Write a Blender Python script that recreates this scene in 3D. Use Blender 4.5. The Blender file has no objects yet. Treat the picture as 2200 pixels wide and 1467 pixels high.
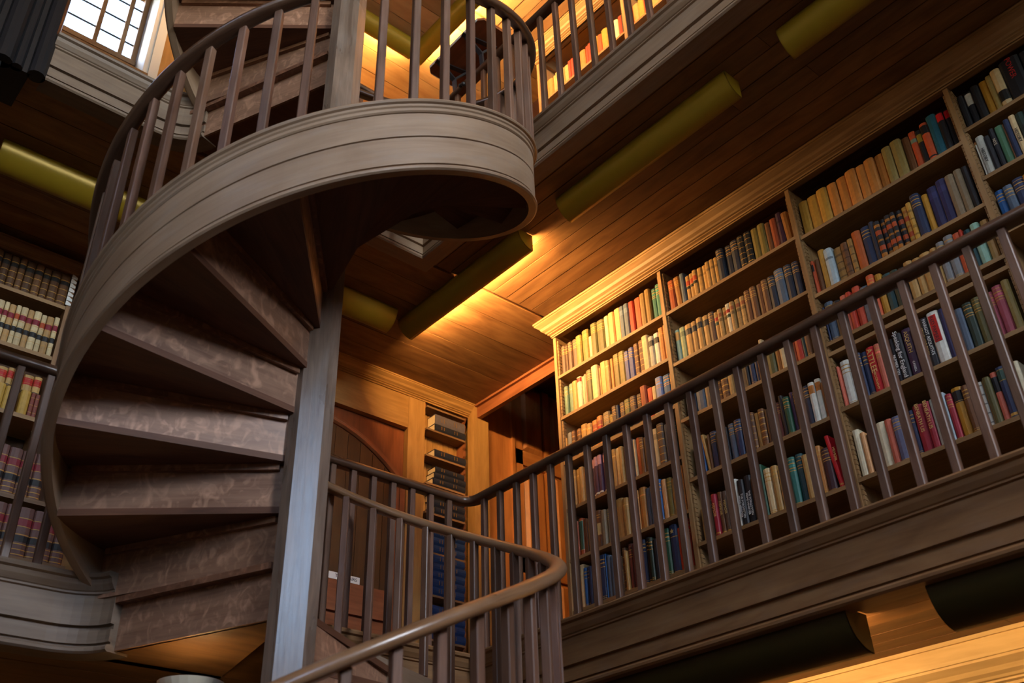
import bpy, math, random
from mathutils import Vector, Matrix
random.seed(7)
C = bpy.context.scene.collection
PI = math.pi
SC = bpy.context.scene

# ------------------------------------------------------------------ materials
def lin(c):
    return tuple((x/12.92 if x <= .04045 else ((x+.055)/1.055)**2.4) for x in c)
def hexc(h):
    return lin(tuple(int(h[i:i+2], 16)/255 for i in (0, 2, 4)))
def newmat(name):
    m = bpy.data.materials.new(name); m.use_nodes = True
    nt = m.node_tree; b = nt.nodes['Principled BSDF']
    return m, nt, b
def wood(name, dark, light, rough=.5, su=1.3, sv=26., bump=.12, spec=.4, flake=0., coat=0., wear=0.):
    """oak with the grain along U of the mesh's UV map"""
    m, nt, b = newmat(name); N = nt.nodes; L = nt.links
    uv = N.new('ShaderNodeUVMap'); uv.uv_map = 'UVMap'
    mp = N.new('ShaderNodeMapping'); mp.inputs['Scale'].default_value = (su, sv, 1)
    L.new(uv.outputs[0], mp.inputs[0])
    n1 = N.new('ShaderNodeTexNoise'); n1.inputs['Scale'].default_value = 2.2; n1.inputs['Detail'].default_value = 5; n1.inputs['Roughness'].default_value = .62; n1.inputs['Distortion'].default_value = .7
    L.new(mp.outputs[0], n1.inputs['Vector'])
    mp2 = N.new('ShaderNodeMapping'); mp2.inputs['Scale'].default_value = (1.1, 3.6, 1); L.new(uv.outputs[0], mp2.inputs[0])
    n2 = N.new('ShaderNodeTexNoise'); n2.inputs['Scale'].default_value = 2.0; n2.inputs['Detail'].default_value = 3; n2.inputs['Distortion'].default_value = 1.2
    L.new(mp2.outputs[0], n2.inputs['Vector'])
    mixf = N.new('ShaderNodeMath'); mixf.operation = 'MULTIPLY_ADD'; mixf.inputs[1].default_value = .55; mixf.inputs[2].default_value = 0
    L.new(n2.outputs[0], mixf.inputs[0])
    add = N.new('ShaderNodeMath'); add.operation = 'MULTIPLY_ADD'; add.inputs[1].default_value = .5
    L.new(n1.outputs[0], add.inputs[0]); L.new(mixf.outputs[0], add.inputs[2])
    cr = N.new('ShaderNodeValToRGB'); cr.color_ramp.elements[0].position = .34; cr.color_ramp.elements[1].position = .70
    cr.color_ramp.elements[0].color = (*dark, 1); cr.color_ramp.elements[1].color = (*light, 1)
    L.new(add.outputs[0], cr.inputs[0]); col = cr.outputs[0]
    if flake > 0:      # the silvery ray figure of quarter-sawn oak
        mp3 = N.new('ShaderNodeMapping'); mp3.inputs['Scale'].default_value = (15, 11, 1); mp3.inputs['Rotation'].default_value = (0, 0, .5); L.new(uv.outputs[0], mp3.inputs[0])
        n3 = N.new('ShaderNodeTexNoise'); n3.inputs['Scale'].default_value = 1.0; n3.inputs['Detail'].default_value = 2; n3.inputs['Distortion'].default_value = 1.8; L.new(mp3.outputs[0], n3.inputs['Vector'])
        r3 = N.new('ShaderNodeValToRGB'); r3.color_ramp.elements[0].position = .50; r3.color_ramp.elements[1].position = .74; L.new(n3.outputs[0], r3.inputs[0])
        n4 = N.new('ShaderNodeTexNoise'); n4.inputs['Scale'].default_value = 3.0; L.new(uv.outputs[0], n4.inputs['Vector'])
        mm = N.new('ShaderNodeMath'); mm.operation = 'MULTIPLY'; L.new(r3.outputs[0], mm.inputs[0]); L.new(n4.outputs[0], mm.inputs[1])
        m2 = N.new('ShaderNodeMath'); m2.operation = 'MULTIPLY'; m2.inputs[1].default_value = flake; L.new(mm.outputs[0], m2.inputs[0])
        mx = N.new('ShaderNodeMixRGB'); mx.inputs[2].default_value = (*[min(1, c*1.9+.02) for c in light], 1)
        L.new(m2.outputs[0], mx.inputs[0]); L.new(col, mx.inputs[1]); col = mx.outputs[0]
    if wear > 0:       # greyed, scuffed patches
        n5 = N.new('ShaderNodeTexNoise'); n5.inputs['Scale'].default_value = 5.; n5.inputs['Detail'].default_value = 6; L.new(mp2.outputs[0], n5.inputs['Vector'])
        r5 = N.new('ShaderNodeValToRGB'); r5.color_ramp.elements[0].position = .5; r5.color_ramp.elements[1].position = .75; L.new(n5.outputs[0], r5.inputs[0])
        m5 = N.new('ShaderNodeMath'); m5.operation = 'MULTIPLY'; m5.inputs[1].default_value = wear; L.new(r5.outputs[0], m5.inputs[0])
        mx5 = N.new('ShaderNodeMixRGB'); g = sum(light)/3; mx5.inputs[2].default_value = (g*1.25, g*1.2, g*1.15, 1)
        L.new(m5.outputs[0], mx5.inputs[0]); L.new(col, mx5.inputs[1]); col = mx5.outputs[0]
    at = N.new('ShaderNodeAttribute'); at.attribute_name = 'Col'
    mu = N.new('ShaderNodeMixRGB'); mu.blend_type = 'MULTIPLY'; mu.inputs[0].default_value = 1
    L.new(col, mu.inputs[1]); L.new(at.outputs['Color'], mu.inputs[2])
    L.new(mu.outputs[0], b.inputs['Base Color'])
    rr = N.new('ShaderNodeMapRange'); rr.inputs['To Min'].default_value = rough-.1; rr.inputs['To Max'].default_value = rough+.14
    L.new(n2.outputs[0], rr.inputs['Value']); L.new(rr.outputs[0], b.inputs['Roughness'])
    b.inputs['Specular IOR Level'].default_value = spec; b.inputs['Coat Weight'].default_value = coat; b.inputs['Coat Roughness'].default_value = .22
    bp = N.new('ShaderNodeBump'); bp.inputs['Strength'].default_value = bump; bp.inputs['Distance'].default_value = .004
    L.new(n1.outputs[0], bp.inputs['Height']); L.new(bp.outputs[0], b.inputs['Normal'])
    return m
def plain(name, col, rough=.5, metal=0., spec=.5, noise=0., nscale=12., bump=0.):
    m, nt, b = newmat(name); N = nt.nodes; L = nt.links
    b.inputs['Base Color'].default_value = (*col, 1); b.inputs['Roughness'].default_value = rough
    b.inputs['Metallic'].default_value = metal; b.inputs['Specular IOR Level'].default_value = spec
    if noise or bump:
        tc = N.new('ShaderNodeTexCoord'); n = N.new('ShaderNodeTexNoise'); n.inputs['Scale'].default_value = nscale; n.inputs['Detail'].default_value = 4
        L.new(tc.outputs['Object'], n.inputs['Vector'])
        mx = N.new('ShaderNodeMixRGB'); mx.inputs[1].default_value = (*[c*(1-noise) for c in col], 1); mx.inputs[2].default_value = (*[min(1, c*(1+noise)) for c in col], 1)
        L.new(n.outputs[0], mx.inputs[0]); L.new(mx.outputs[0], b.inputs['Base Color'])
        if bump:
            bp = N.new('ShaderNodeBump'); bp.inputs['Strength'].default_value = bump; bp.inputs['Distance'].default_value = .003
            L.new(n.outputs[0], bp.inputs['Height']); L.new(bp.outputs[0], b.inputs['Normal'])
    return m
def emit(name, col, s):
    m = bpy.data.materials.new(name); m.use_nodes = True; nt = m.node_tree
    nt.nodes.clear(); e = nt.nodes.new('ShaderNodeEmission'); o = nt.nodes.new('ShaderNodeOutputMaterial')
    e.inputs[0].default_value = (*col, 1); e.inputs[1].default_value = s; nt.links.new(e.outputs[0], o.inputs[0]); return m

M = {}
M['string'] = wood('oak_string', (.21, .130, .076), (.33, .225, .145), .50, .7, 15, .04, .35, 0, .05, .18)
M['newel']  = wood('oak_newel', (.105, .070, .050), (.27, .19, .14), .28, 1.5, 22, .25, .6, 0, .5, .3)
M['tread']  = wood('oak_tread', (.075, .030, .016), (.16, .068, .036), .55, 1.2, 20, .08, .3)
M['riser']  = wood('oak_riser', (.17, .082, .048), (.36, .20, .125), .45, 1.2, 22, .08, .4, 1.0, .1)
M['baluster'] = wood('oak_baluster', (.085, .040, .024), (.20, .110, .070), .42, 2.2, 34, .10, .35, 0, .08, .2)
M['handrail'] = wood('oak_handrail', (.050, .024, .013), (.125, .062, .034), .32, 2.0, 30, .05, .6, 0, .35, .1)
M['wornrail'] = wood('worn_handrail', (.17, .085, .038), (.34, .19, .095), .30, 2.0, 30, .05, .6, 0, .4, .15)
M['fascia'] = wood('oak_fascia', (.17, .078, .030), (.31, .165, .070), .50, .8, 13, .05, .35, 0, 0, .12)
M['greyoak'] = wood('grey_oak', (.13, .088, .060), (.23, .165, .115), .50, .8, 13, .05, .35, 0, 0, .15)
M['plank']  = wood('ceiling_plank', (.135, .058, .020), (.30, .150, .056), .50, .9, 8, .10, .3)
M['planklit']  = wood('ceiling_plank_lit', (.42, .235, .095), (.62, .39, .18), .50, .8, 7, .06, .3)  # lighter ceiling planks, the upper storey's bright glow put into the colour
M['case']   = wood('bookcase_oak', (.19, .105, .042), (.36, .215, .095), .50, .9, 20, .06, .3)
M['shelfdark'] = wood('shelf_oak', (.13, .070, .035), (.26, .150, .075), .55, 1.0, 22, .06, .3)
M['caseback'] = wood('case_back', (.045, .022, .012), (.09, .045, .024), .7, 1.0, 18, .05, .2)
M['panelred'] = wood('panel_redwood', (.16, .050, .018), (.30, .105, .040), .45, 1.0, 16, .06, .4)
M['panelredlit'] = wood('panel_redwood_lit', (.28, .10, .028), (.46, .19, .058), .42, 1.0, 12, .05, .4)  # redwood brightened to stand in for lamp light on the lobby panels
M['panelgold'] = wood('panel_golden', (.24, .125, .038), (.42, .235, .080), .50, .9, 12, .06, .3)
M['lowcase'] = wood('painted_pine', (.52, .36, .17), (.72, .54, .28), .45, .8, 12, .03, .4)
M['floor'] = wood('floor_board', (.035, .020, .012), (.07, .042, .028), .5, .8, 14, .06, .3)
M['plaster'] = plain('plaster', (.46, .38, .29), .85, 0, .2, .1, 3)
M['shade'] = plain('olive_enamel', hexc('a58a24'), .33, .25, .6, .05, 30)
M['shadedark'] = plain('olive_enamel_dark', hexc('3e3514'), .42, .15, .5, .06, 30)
M['shadein'] = plain('white_enamel', (.82, .78, .68), .5)
M['tube'] = emit('lamp_tube', (1, .66, .30), 14)
M['bowl'] = plain('cream_enamel', (.78, .70, .52), .35)
M['iron'] = plain('black_iron', (.045, .045, .05), .45, .6, .5, .2, 40, .2)
M['pier'] = plain('ebonised_pier', (.012, .012, .014), .3, 0, .5, .2, 20)
M['black'] = plain('black_paint', (.012, .012, .014), .3)
M['white'] = plain('white_paint', (.74, .74, .72), .5)
M['card'] = plain('white_card', (.80, .79, .75), .7)
M['ink'] = plain('ink', (.02, .02, .025), .7)
M['gilt'] = plain('gilt', (.80, .56, .20), .35, .35)
M['lead'] = plain('lead_came', (.09, .10, .11), .5, .4)
M['paper'] = plain('page_block', (.72, .58, .38), .85, 0, .2, .12, 60)
M['letter'] = plain('letter_paint', (.74, .53, .24), .5)
M['plate'] = plain('label_plate', (.030, .022, .018), .6, 0, .3, .3, 25)
gm = bpy.data.materials.new('window_glass'); gm.use_nodes = True; nt = gm.node_tree; nt.nodes.clear()
o = nt.nodes.new('ShaderNodeOutputMaterial'); mx = nt.nodes.new('ShaderNodeMixShader'); tr = nt.nodes.new('ShaderNodeBsdfTransparent'); gl = nt.nodes.new('ShaderNodeBsdfGlossy')
tr.inputs[0].default_value = (.93, .96, .97, 1); gl.inputs['Roughness'].default_value = .05; mx.inputs[0].default_value = .06
nt.links.new(tr.outputs[0], mx.inputs[1]); nt.links.new(gl.outputs[0], mx.inputs[2]); nt.links.new(mx.outputs[0], o.inputs[0]); M['glass'] = gm
# book cloth / leather: colour comes from the mesh's own colour attribute
def bookmat(name, rough):
    m, nt, b = newmat(name); N = nt.nodes; L = nt.links
    at = N.new('ShaderNodeAttribute'); at.attribute_name = 'Col'
    tc = N.new('ShaderNodeTexCoord'); n = N.new('ShaderNodeTexNoise'); n.inputs['Scale'].default_value = 38; n.inputs['Detail'].default_value = 4
    L.new(tc.outputs['Object'], n.inputs['Vector'])
    mr = N.new('ShaderNodeMapRange'); mr.inputs['To Min'].default_value = .66; mr.inputs['To Max'].default_value = 1.28; L.new(n.outputs[0], mr.inputs['Value'])
    mu = N.new('ShaderNodeVectorMath'); mu.operation = 'SCALE'; L.new(at.outputs['Color'], mu.inputs[0]); L.new(mr.outputs[0], mu.inputs['Scale'])
    L.new(mu.outputs[0], b.inputs['Base Color']); b.inputs['Roughness'].default_value = rough; b.inputs['Specular IOR Level'].default_value = .4
    bp = N.new('ShaderNodeBump'); bp.inputs['Strength'].default_value = .15; bp.inputs['Distance'].default_value = .002; L.new(n.outputs[0], bp.inputs['Height']); L.new(bp.outputs[0], b.inputs['Normal'])
    return m
M['book'] = bookmat('book_cloth', .55)

# ------------------------------------------------------------------ mesh builder
class MB:
    def __init__(s):
        s.v = []; s.f = []; s.uv = []; s.c = []; s.mi = []; s.sm = []
    def face(s, pts, uvs, col=(1, 1, 1), mi=0, smooth=False):
        b = len(s.v); s.v += [tuple(p) for p in pts]; s.f.append(tuple(range(b, b+len(pts)))); s.uv.append(uvs); s.c.append(col); s.mi.append(mi); s.sm.append(smooth)
    def box(s, x0, x1, y0, y1, z0, z1, grain=None, col=(1, 1, 1), mi=0):
        s.obox(Vector(((x0+x1)/2, (y0+y1)/2, (z0+z1)/2)), (Vector((1, 0, 0)), Vector((0, 1, 0)), Vector((0, 0, 1))), (abs(x1-x0)/2, abs(y1-y0)/2, abs(z1-z0)/2), grain, col, mi)
    def obox(s, c, ax, h, grain=None, col=(1, 1, 1), mi=0):
        c = Vector(c); ax = [Vector(a) for a in ax]
        if grain is None: grain = max(range(3), key=lambda i: h[i])
        ou, ov = random.uniform(0, 40), random.uniform(0, 40)
        P = lambda a, b_, d: c+ax[0]*h[0]*a+ax[1]*h[1]*b_+ax[2]*h[2]*d
        for i in range(3):
            j, k = (i+1) % 3, (i+2) % 3
            for sg in (-1, 1):
                cs = []
                for a, b_ in ((-1, -1), (1, -1), (1, 1), (-1, 1)):
                    t = [0, 0, 0]; t[i] = sg; t[j] = a; t[k] = b_; cs.append(t)
                if sg < 0: cs.reverse()
                pts = [P(*t) for t in cs]
                uv = []
                for t in cs:
                    l = [t[q]*h[q] for q in range(3)]
                    if i == grain: uv.append((l[j]+ou, l[k]+ov))
                    else:
                        w = k if j == grain else j
                        uv.append((l[grain]+ou, l[w]+ov+i*.37))
                s.face(pts, uv, col, mi)
    def sweep(s, prof, path, closed_prof=True, cap=True, col=(1, 1, 1), mi=0, smooth=False):
        """prof: (n, z) points; path: list of (origin, n-axis, z-axis)"""
        ou, ov = random.uniform(0, 40), random.uniform(0, 40)
        pl = [0.]
        m = len(prof)
        for i in range(1, m+1): pl.append(pl[-1]+math.dist(prof[i-1], prof[i % m]))
        ul = [0.]
        for i in range(1, len(path)): ul.append(ul[-1]+(Vector(path[i][0])-Vector(path[i-1][0])).length)
        R = [[Vector(o)+Vector(n)*a+Vector(z)*b for a, b in prof] for o, n, z in path]
        base = len(s.v)
        for r in R: s.v += [tuple(p) for p in r]
        for i in range(len(path)-1):
            for j in range(m if closed_prof else m-1):
                j2 = (j+1) % m
                s.f.append((base+i*m+j, base+(i+1)*m+j, base+(i+1)*m+j2, base+i*m+j2))
                s.uv.append([(ul[i]+ou, pl[j]+ov), (ul[i+1]+ou, pl[j]+ov), (ul[i+1]+ou, pl[j+1]+ov), (ul[i]+ou, pl[j+1]+ov)])
                s.c.append(col); s.mi.append(mi); s.sm.append(smooth)
        if cap and closed_prof:
            for r, rev in ((R[0], True), (R[-1], False)):
                uv = [(a+ou, b+ov) for a, b in prof]
                pts = list(r)
                if rev: pts = pts[::-1]; uv = uv[::-1]
                s.face(pts, uv, col, mi)
    def prism(s, poly, z0, z1, grain=0, col=(1, 1, 1), mi=0, ang=0.):
        """horizontal polygon pushed from z0 to z1"""
        ou, ov = random.uniform(0, 40), random.uniform(0, 40); ca, sa = math.cos(ang), math.sin(ang)
        U = lambda p: (p[0]*ca+p[1]*sa+ou, -p[0]*sa+p[1]*ca+ov)
        a = sum(poly[i][0]*poly[(i+1) % len(poly)][1]-poly[(i+1) % len(poly)][0]*poly[i][1] for i in range(len(poly)))
        if a < 0: poly = poly[::-1]
        s.face([(p[0], p[1], z1) for p in poly], [U(p) for p in poly], col, mi)
        s.face([(p[0], p[1], z0) for p in poly[::-1]], [U(p) for p in poly[::-1]], col, mi)
        d = 0
        for i in range(len(poly)):
            p, q = poly[i], poly[(i+1) % len(poly)]; l = math.dist(p, q)
            s.face([(p[0], p[1], z0), (q[0], q[1], z0), (q[0], q[1], z1), (p[0], p[1], z1)], [(d+ou, z0+ov), (d+l+ou, z0+ov), (d+l+ou, z1+ov), (d+ou, z1+ov)], col, mi); d += l
    def extr(s, poly, o, u, w, n, t, grain='u', col=(1, 1, 1), mi=0):
        """polygon in the plane o + a*u + b*w, thickened by t along n"""
        o, u, w, n = Vector(o), Vector(u), Vector(w), Vector(n)
        ou, ov = random.uniform(0, 40), random.uniform(0, 40)
        if u.cross(w).dot(n) < 0: poly = poly[::-1]
        a = sum(poly[i][0]*poly[(i+1) % len(poly)][1]-poly[(i+1) % len(poly)][0]*poly[i][1] for i in range(len(poly)))
        if (a < 0) == (u.cross(w).dot(n) > 0): poly = poly[::-1]
        U = (lambda p: (p[0]+ou, p[1]+ov)) if grain == 'u' else (lambda p: (p[1]+ou, p[0]+ov))
        A = [o+u*p[0]+w*p[1] for p in poly]; B = [p+n*t for p in A]
        s.face(B, [U(p) for p in poly], col, mi); s.face(A[::-1], [U(p) for p in poly[::-1]], col, mi)
        d = 0
        for i in range(len(poly)):
            j = (i+1) % len(poly); l = (A[j]-A[i]).length
            s.face([A[i], A[j], B[j], B[i]], [(d+ou, ov), (d+l+ou, ov), (d+l+ou, t+ov), (d+ou, t+ov)], col, mi); d += l
    def build(s, name, mats, parent=None, loc=None, merge=False):
        me = bpy.data.meshes.new(name); me.from_pydata(s.v, [], s.f)
        if not isinstance(mats, (list, tuple)): mats = [mats]
        for m in mats: me.materials.append(m if not isinstance(m, str) else M[m])
        u = me.uv_layers.new(name='UVMap'); flat = [c for f in s.uv for p in f for c in p]; u.data.foreach_set('uv', flat)
        ca = me.color_attributes.new('Col', 'FLOAT_COLOR', 'CORNER'); fc = []
        for f, c in zip(s.f, s.c): fc += [c[0], c[1], c[2], 1.]*len(f)
        ca.data.foreach_set('color', fc)
        me.polygons.foreach_set('material_index', s.mi); me.polygons.foreach_set('use_smooth', s.sm)
        me.update()
        ob = bpy.data.objects.new(name, me); C.objects.link(ob)
        if parent is not None: ob.parent = parent
        if loc is not None: ob.location = loc
        if parent is not None and parent.type == 'EMPTY' and parent.get('_w'):
            ob.matrix_parent_inverse = Matrix.Translation(-Vector(parent.location))
        return ob
def tag(o, label=None, cat=None, group=None, kind=None):
    if label: o['label'] = label
    if cat: o['category'] = cat
    if group: o['group'] = group
    if kind: o['kind'] = kind
    return o
def empty(name, loc, label=None, cat=None, group=None):
    """an Empty at a thing's base; parts are built in world coordinates and parented to it"""
    o = bpy.data.objects.new(name, None); C.objects.link(o); o.location = loc; o.empty_display_size = .1; o['_w'] = 1
    return tag(o, label, cat, group)
def struct(mb, name, mat, **k):
    return tag(mb.build(name, mat, **k), kind='structure')
def line_path(a, b, n, z=(0, 0, 1)):
    return [(a, n, z), (b, n, z)]
def text_obj(name, txt, mat, parent, o, u, w, size, depth=.002, bold=0., align='CENTER', sx=1.):
    """raised lettering: o centre, u reading direction, w up"""
    cu = bpy.data.curves.new(name, 'FONT'); cu.body = txt; cu.size = size; cu.extrude = depth/2; cu.offset = bold; cu.align_x = align; cu.align_y = 'CENTER'; cu.resolution_u = 3
    t = bpy.data.objects.new('tmp', cu); C.objects.link(t)
    bpy.context.view_layer.update(); dg = bpy.context.evaluated_depsgraph_get()
    me = bpy.data.meshes.new_from_object(t.evaluated_get(dg)); bpy.data.objects.remove(t); bpy.data.curves.remove(cu)
    me.name = name; me.materials.clear(); me.materials.append(M[mat] if isinstance(mat, str) else mat)
    u = Vector(u); w = Vector(w); n = u.cross(w); u = u*sx
    mt = Matrix(((u.x, w.x, n.x, o[0]), (u.y, w.y, n.y, o[1]), (u.z, w.z, n.z, o[2]), (0, 0, 0, 1)))
    me.transform(mt)
    ob = bpy.data.objects.new(name, me); C.objects.link(ob)
    if parent is not None:
        ob.parent = parent
        if parent.get('_w'): ob.matrix_parent_inverse = Matrix.Translation(-Vector(parent.location))
    return ob
LW_MID, LW_UP, LW_LOW, LW_BOWL, LW_DAY, LW_GND, SKY, EXPO, LW_HIGH, LW_COOL = 85, 52, 11, 18, 300, 6, 3.2, 0.0, 260, 22
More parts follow.
